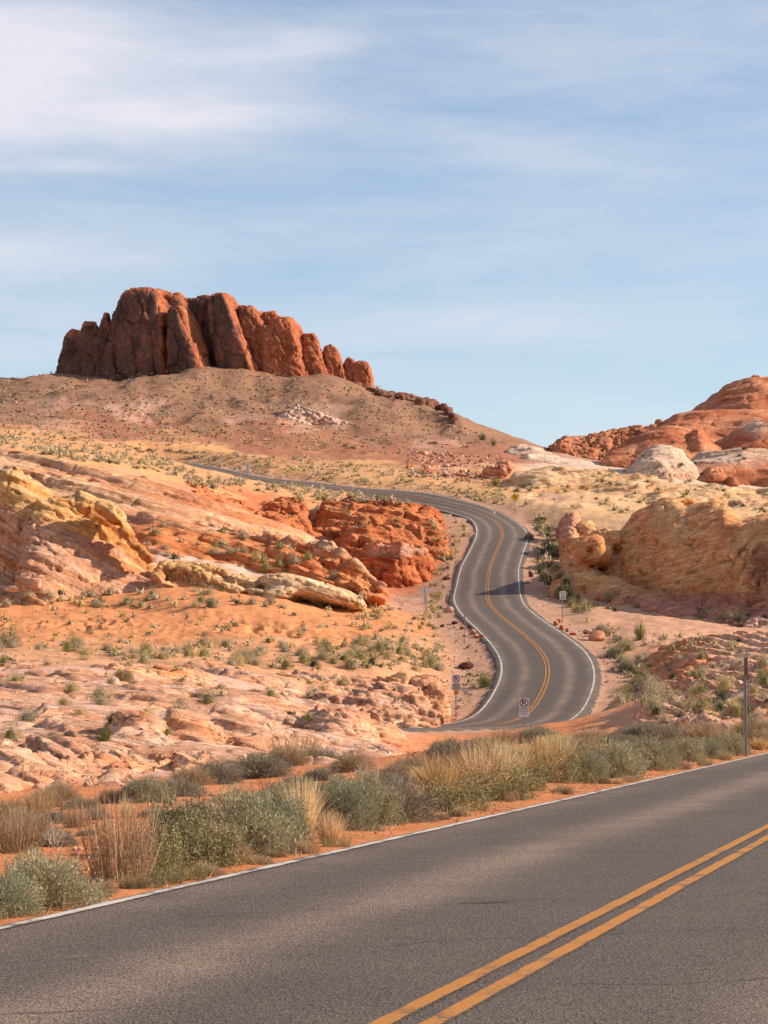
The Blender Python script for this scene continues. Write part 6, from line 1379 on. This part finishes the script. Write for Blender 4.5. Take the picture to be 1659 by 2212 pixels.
def diamond(hd, r, cz):
    return [((x*.7071-z*.7071), cz+(x*.7071+z*.7071)) for x, z in rrect(hd*1.4142, hd*1.4142, r)]
def ring(name, R0, R1, cx, cz, y, mat, parent, n=40):
    a = np.linspace(0, 2*np.pi, n, endpoint=False); V = []; F = []
    for k in range(n):
        V += [(cx+R0*math.cos(a[k]), y, cz+R0*math.sin(a[k])), (cx+R1*math.cos(a[k]), y, cz+R1*math.sin(a[k]))]
    for k in range(n): i, j = 2*k, 2*((k+1) % n); F.append((i, i+1, j+1, j))
    me = bpy.data.meshes.new(name); me.from_pydata(V, [], F); me.update(); me.materials.append(mat); return obj(name, me, parent)
def flat(name, pts, y, mat, parent):
    me = bpy.data.meshes.new(name); me.from_pydata([(x, y, z) for x, z in pts], [], [tuple(range(len(pts)))]); me.update(); me.materials.append(mat); return obj(name, me, parent)
def text(name, s, w, h, cx, cz, y, mat, parent, bold=.0):
    "letters fitted into a box w by h"
    cu = bpy.data.curves.new(name, 'FONT'); cu.body = s; cu.align_x = 'CENTER'; cu.fill_mode = 'FRONT'; cu.offset = bold; cu.resolution_u = 3
    t = bpy.data.objects.new(name, cu); COL.objects.link(t); dg = bpy.context.evaluated_depsgraph_get()
    me = bpy.data.meshes.new_from_object(t.evaluated_get(dg)); bpy.data.objects.remove(t); bpy.data.curves.remove(cu)
    n = len(me.vertices); c = np.zeros(n*3); me.vertices.foreach_get('co', c); c = c.reshape(-1, 3); lo, hi = c.min(0), c.max(0)
    V = np.stack([cx+((c[:,0]-lo[0])/(hi[0]-lo[0])-.5)*w, np.full(n, y), cz+((c[:,1]-lo[1])/(hi[1]-lo[1])-.5)*h], 1)
    me.vertices.foreach_set('co', V.ravel()); me.update(); me.materials.clear(); me.materials.append(mat); me.name = name
    return obj(name, me, parent)
def upost(parent, H, lean=0.0, w=.055, z0=-.5, mat=None):
    "a U-shaped steel post with a row of holes down its face"
    mat = mat or GALV
    pr = [(-w/2, 0), (-w/4, .028), (w/4, .028), (w/2, 0), (w/2+.012, .003), (w/4+.004, .036), (-w/4-.004, .036), (-w/2-.012, .003)]
    n = len(pr); V = [(x, y, z0) for x, y in pr]+[(x+lean*H, y, H) for x, y in pr]
    F = [(i, (i+1) % n, (i+1) % n+n, i+n) for i in range(n)]+[tuple(range(n-1, -1, -1)), tuple(range(n, 2*n))]
    me = bpy.data.meshes.new('post'); me.from_pydata(V, [], F); me.update(); me.materials.append(mat); return obj('post', me, parent)
def ground_at(px, py, ymin=60):
    Y = float(hit(px, py, ymin)[0]); return Y, ((px-CX)*Y/FPX, Y, float(ground_z((px-CX)*Y/FPX, Y)))
def no_parking(e, w, h, cz, y=-.012):
    pl = prism('sign_plate', rrect(w, h, .03, 0, cz), y, y+.003, SWHITE, e)
    R = min(w, h)*.46
    text('letter', 'P', R*.85, R*1.22, -.0, cz, y-.003, SBLACK, pl, .02)
    ring('prohibition_ring', R*.80, R, 0, cz, y-.0045, SRED, pl)
    t = R*.09; a = R*.8*.7071; d = t*.7071*1.1
    flat('slash', [(-a-d, cz+a-d), (-a+d, cz+a+d), (a+d, cz-a+d), (a-d, cz-a-d)], y-.006, SRED, pl)
    return pl
def build_signs():
    # no parking sign on the left verge
    Y = 177.0; k = Y/FPX; X = (985-CX)*k; gz = float(ground_z(X, Y)); top = EYE+(HZ-1457)*k-gz
    e = empty('no_parking_sign', (X, Y, gz), label='no parking sign with a blank grey plate and an amber plate, left of the road', category='sign')
    upost(e, top, 0); no_parking(e, .56, .60, top-.30)
    prism('blank_plate', rrect(.58, .46, .02, .01, top-.86), .036, .039, GALV, e)
    prism('amber_plate', [(-.19, top-1.24), (-.13, top-1.12), (.15, top-1.12), (.22, top-1.24), (.13, top-1.40), (-.12, top-1.40)], -.012, -.009, SORG, e)
    # no parking and caution sign this side of the far road
    Y = 158.0; k = Y/FPX; X = (1132-CX)*k; gz = float(ground_z(X, Y)); top = EYE+(HZ-1507.5)*k-gz
    e = empty('no_parking_sign', (X, Y, gz), label='no parking sign with a red lettered caution plate, in front of the far road', category='sign')
    upost(e, top, 0); no_parking(e, .60, .62, top-.31)
    pl = prism('caution_plate', rrect(.62, .46, .04, .005, top-.95), -.012, -.009, SWHITE, e)
    text('caution_lettering', 'CAUTION!', .50, .075, .005, top-.805, -.0155, SRED, pl, .02)
    flat('red_rule', [(-.245, top-.885), (.255, top-.885), (.255, top-.862), (-.245, top-.862)], -.0155, SRED, pl)
    r = np.random.default_rng(2)
    for row in (-.965, -1.05):                                    # two lines of small print that cannot be read
        x = -.22
        while x < .22:
            w = r.uniform(.014, .03); flat('small_print', [(x, top+row-.014), (x+w, top+row-.016+r.uniform(0, .008)), (x+w, top+row+.016), (x, top+row+.014)], -.0155, SBLACK, pl); x += w+.012
    # speed limit
    Y, loc = ground_at(1214.5, 1344, 200); k = Y/FPX; top = EYE+(HZ-1277)*k-loc[2]
    e = empty('speed_limit_sign', loc, label='white speed limit 25 sign on the right shoulder of the winding road', category='sign')
    upost(e, top, .018); X0 = .018*top; w, h = 13.6*k, 18.3*k
    pl = prism('sign_plate', rrect(w, h, .04, X0, top-h/2), -.012, -.009, SWHITE, e)
    text('speed_lettering', 'SPEED', w*.72, h*.15, X0, top-h*.20, -.0155, SBLACK, pl, .01); text('limit_lettering', 'LIMIT', w*.62, h*.15, X0, top-h*.42, -.0155, SBLACK, pl, .01); text('number', '25', w*.74, h*.32, X0, top-h*.74, -.0155, SBLACK, pl, .02)
    # yellow bend sign
    Y, loc = ground_at(1112, 1109, 330); k = Y/FPX; cz = EYE+(HZ-1074)*k-loc[2]; hd = 9.4*k
    e = empty('bend_sign', loc, label='yellow diamond sign with a black arrow bending left, above the right shoulder', category='sign')
    upost(e, cz+hd*.9, .0, .08); pl = prism('sign_plate', diamond(hd, .05, cz), -.012, -.009, SYEL, e)
    s = hd
    flat('arrow_stem', [(.12*s, cz-.46*s), (.30*s, cz-.46*s), (.30*s, cz-.12*s), (.24*s, cz+.05*s), (.12*s, cz+.18*s), (-.10*s, cz+.30*s), (-.18*s, cz+.16*s), (.02*s, cz+.05*s), (.10*s, cz-.04*s), (.12*s, cz-.14*s)], -.0155, SBLACK, pl)
    flat('arrow_head', [(-.36*s, cz+.36*s), (-.02*s, cz+.42*s), (-.22*s, cz+.06*s)], -.0165, SBLACK, pl)
    # two diamonds seen from behind
    for (bx, by, cx, cy, hdp, pcx, pcy, pw, ph, lab, ym) in ((921.5, 1322, 918, 1275.3, 11, 919.3, 1296, 10, 17, 'back of a grey diamond sign with a small plate, left of the winding road', 200), (535, 1034, 534.7, 1006.4, 6.6, 534.7, 1018.5, 8.5, 10.5, 'back of a pale diamond sign beside the upper road', 380)):
        Y, loc = ground_at(bx, by, ym); k = Y/FPX; cz = EYE+(HZ-cy)*k-loc[2]; e = empty('warning_sign', loc, label=lab, category='sign')
        dx = (cx-bx)*k; H = cz+hdp*k*.9
        upost(e, H, dx/cz, .06)
        o = prism('sign_plate', [(x+dx, z) for x, z in diamond(hdp*k, .04, cz)], .040, .043, ALU, e); pz = EYE+(HZ-pcy)*k-loc[2]
        prism('lower_plate', rrect(pw*k, ph*k, .02, (pcx-bx)*k, pz), .040, .043, ALU, e)
    for e in [o for o in bpy.data.objects if o.name.startswith('warning_sign')]:
        for c in e.children:
            if c.name.startswith('post'): c.location.y = -.0
    # tall post by the near road, its sign edge-on
    Y = 61.0; X = (1612-CX)*Y/FPX; gz = float(ground_z(X, Y)); k = Y/FPX; H = EYE+(HZ-1419)*k-gz
    e = empty('sign_post', (X, Y, gz), label='tall perforated metal post with its sign seen edge-on, by the near road', category='sign post'); upost(e, H, -.012, .040)
    pl = prism('sign_plate', [(-.0015, 0), (.0015, 0), (.0015, .44), (-.0015, .44)], -.20, .20, SBROWN, e); pl.location = (.022-.012*H, .02, H-.45); pl.rotation_euler = (0, 0, math.radians(4))
    for q in range(34):
        z = .2+q*.058
        if z < H-.05: prism('post_hole', [(-.012*z-.006, z-.008), (-.012*z+.006, z-.008), (-.012*z+.006, z+.008), (-.012*z-.006, z+.008)], .0265, .0279, SBLACK, e)
    # thin marker posts
    for px, py, pt, lab in ((1003, 1391, 1327, 'thin marker post with a dark head on the left shoulder'), (1316, 1427, 1365, 'thin marker post on the right shoulder above the gully')):
        Y, loc = ground_at(px, py, 170); H = EYE+(HZ-pt)*Y/FPX-loc[2]; e = empty('marker_post', loc, label=lab, category='marker post'); upost(e, H, .006, .03)
        prism('reflector', rrect(.07, .34, .01, .006*H, H-.18), -.008, -.004, SBROWN, e)
build_signs()

# ------------------------------------------------------------------ stones
def stone_mesh(seed, col):
    r = np.random.default_rng(seed); d = unit(r.normal(size=(260, 3))); cut = unit(r.normal(size=(11, 3))); off = r.uniform(.55, .9, 11)
    import bmesh
    bm = bmesh.new(); bmesh.ops.create_icosphere(bm, subdivisions=3, radius=1.0)
    V = np.array([v.co for v in bm.verts])
    for c, o in zip(cut, off):
        h = V @ c; V = V-np.maximum(h-o, 0)[:,None]*c*.92
    V = V*(1+.05*fbm(V[:,0]*3, V[:,1]*3, V[:,2]*3, 2, seed))[:,None]
    for v, p in zip(bm.verts, V): v.co = p
    F = np.array([[v.index for v in f.verts] for f in bm.faces]); bm.free()
    return mesh_np('stone', V, F, ROCK, vary(np.tile(col, (len(V), 1)), V, seed, .25, .6), V[:,2]*.3, smooth_sh=False)
STO = [stone_mesh(5, C_(206, 100, 62)), stone_mesh(6, C_(216, 176, 148)), stone_mesh(7, C_(126, 84, 72)), stone_mesh(8, C_(222, 150, 112))]
def stones():
    L = [(1208, 1347, 7, 6, 0, 'upper orange stone beside the speed limit sign'), (1201, 1353, 9, 6, 3, 'wide orange stone at the right edge line by the speed limit sign'), (1213, 1361, 7, 8, 0, 'upright orange stone at the right edge line by the speed limit sign'), (1225, 1366, 4, 5, 2, 'small purple stone between the orange roadside stones'), (1238, 1372, 10, 4, 0, 'lowest and flattest orange stone along the right edge line'),
         (968, 1325, 13, 9, 1, 'pale stone heap on the left shoulder below the grey diamond sign'), (983, 1348, 11, 4, 2, 'flat dark stone on the left shoulder'), (956, 1356, 6, 4, 2, 'small dark stone at the left end of the shoulder row'), (983, 1359, 4, 4, 1, 'small pale stone in the left shoulder row'), (997, 1359, 6, 4, 2, 'brown stone left of the thin marker post'), (1014, 1359, 6, 5, 2, 'brown stone right of the thin marker post'),
         (1021, 1369, 9, 6, 3, 'pinkish stone by the left edge line right of the marker post'), (1005, 1377, 5, 4, 1, 'white stone at the foot of the thin marker post'), (1029, 1377, 8, 4, 3, 'second pinkish stone down the left edge line'), (1041, 1381, 9, 5, 3, 'lowest pinkish stone at the left edge line'), (965, 1255, 9, 5, 2, 'brown stone on the upper left shoulder'), (968, 1229, 6, 3, 2, 'dark stone high on the left shoulder'), (959, 1233, 6, 3, 2, 'dark stone just left of the highest one on the left shoulder'), (974, 1210, 6, 3, 2, 'highest dark stone on the left shoulder'),
         (1146, 1247, 7, 9, 2, 'dark red stone on the right shoulder beside the shadow'), (1138, 1263, 8, 4, 1, 'pale stone at the right edge line beside the shadow'), (1010, 1448, 24, 8, 2, 'low maroon rock on the left shoulder above the no parking sign'), (1290, 1385, 22, 13, 3, 'pinkish boulder right of the orange roadside stones'), (1270, 1370, 14, 6, 1, 'pale boulder above the pinkish one')]
    for i, (px, py, hw, hh, c, lab) in enumerate(L):
        Y, loc = ground_at(px, py, 165); k = Y/FPX
        o = obj('stone', STO[c], None, (loc[0], loc[1], loc[2]+hh*k*.6), label=lab, category='stone'); o.scale = (hw*k, hw*k*.8, hh*k*1.1); o.rotation_euler = (0, 0, i*1.3)
stones()
def gravel():
    r = np.random.default_rng(31); V0 = np.array([[1, 0, 0], [-1, 0, 0], [0, 1, 0], [0, -1, 0], [0, 0, .8], [0, 0, -.8]], float); F0 = np.array([[0, 2, 4], [2, 1, 4], [1, 3, 4], [3, 0, 4], [2, 0, 5], [1, 2, 5], [3, 1, 5], [0, 3, 5]])
    Vs, Fs, Cs, n = [], [], [], 0
    for poly, cnt, size, cols, ymin, ymax in (
        ([(900, 1200), (1000, 1150), (1080, 1500), (1040, 1560), (960, 1560), (930, 1340)], 700, (.04, .16), (VERGE*1.1, PALE, HILL*.8), 165, 420),
        ([(1120, 1120), (1200, 1120), (1210, 1300), (1320, 1440), (1290, 1560), (1260, 1560)], 500, (.04, .16), (VERGE*1.1, PALE, HILL*.8), 165, 420),
        ([(0, 800), (560, 800), (900, 860), (1080, 965), (600, 970), (0, 950)], 2600, (.12, .5), (HILL*.75, HILL*1.2, PALE*.8, HILLR), 440, 640),
        ([(0, 1300), (950, 1310), (980, 1450), (0, 1440)], 1300, (.04, .16), (FLAT*1.1, SAND*.8, PALE), 160, 260),
        ([(1280, 1340), (1659, 1400), (1659, 1580), (1350, 1560)], 600, (.04, .16), (RSLOPE, PALE, RSLOPE*.8), 80, 260),
        ([(880, 970), (1090, 985), (1090, 1050), (880, 1030)], 700, (.12, .6), (HILLR, PALE, REDG), 380, 540),
        ([(0, 1640), (900, 1600), (1400, 1580), (1659, 1610), (1659, 1660), (1000, 1780), (400, 1900), (0, 1990)], 1500, (.012, .05), (BENCH*.8, PALE, BENCH*1.15), 12, 66)):
        P = sample_poly(poly, cnt, r); Y = seen_at(P[:,0], P[:,1])
        for (px, py), y in zip(P, Y):
            if not ymin < y < ymax: continue
            X = (px-CX)*y/FPX
            if near_d(X, y) < .45 and y < 70: continue
            if y > 150 and np.sqrt(((RC[::3, :2]-np.array([X, y]))**2).sum(1)).min() < 4.5: continue
            s = r.uniform(*size)*r.uniform(.5, 1); V = V0*s*r.uniform(.6, 1.3, (6, 3)); a = r.uniform(0, 6.28); c, sn = math.cos(a), math.sin(a)
            V = np.stack([V[:,0]*c-V[:,1]*sn, V[:,0]*sn+V[:,1]*c, V[:,2]*.8], 1)+np.array([X, y, EYE+(HZ-py)*y/FPX+s*.1])
            Vs.append(V); Fs.append(F0+n); n += 6; Cs.append(np.tile(cols[r.integers(0, len(cols))]*r.uniform(.8, 1.2), (6, 1)))
    o = obj('gravel', mesh_np('gravel', np.concatenate(Vs), np.concatenate(Fs), GROUND, np.clip(np.concatenate(Cs), .01, .9), smooth_sh=False), kind='stuff')
    o['label'] = 'loose stones scattered over the hill, the slopes and the road verges'; o['category'] = 'gravel'
gravel()
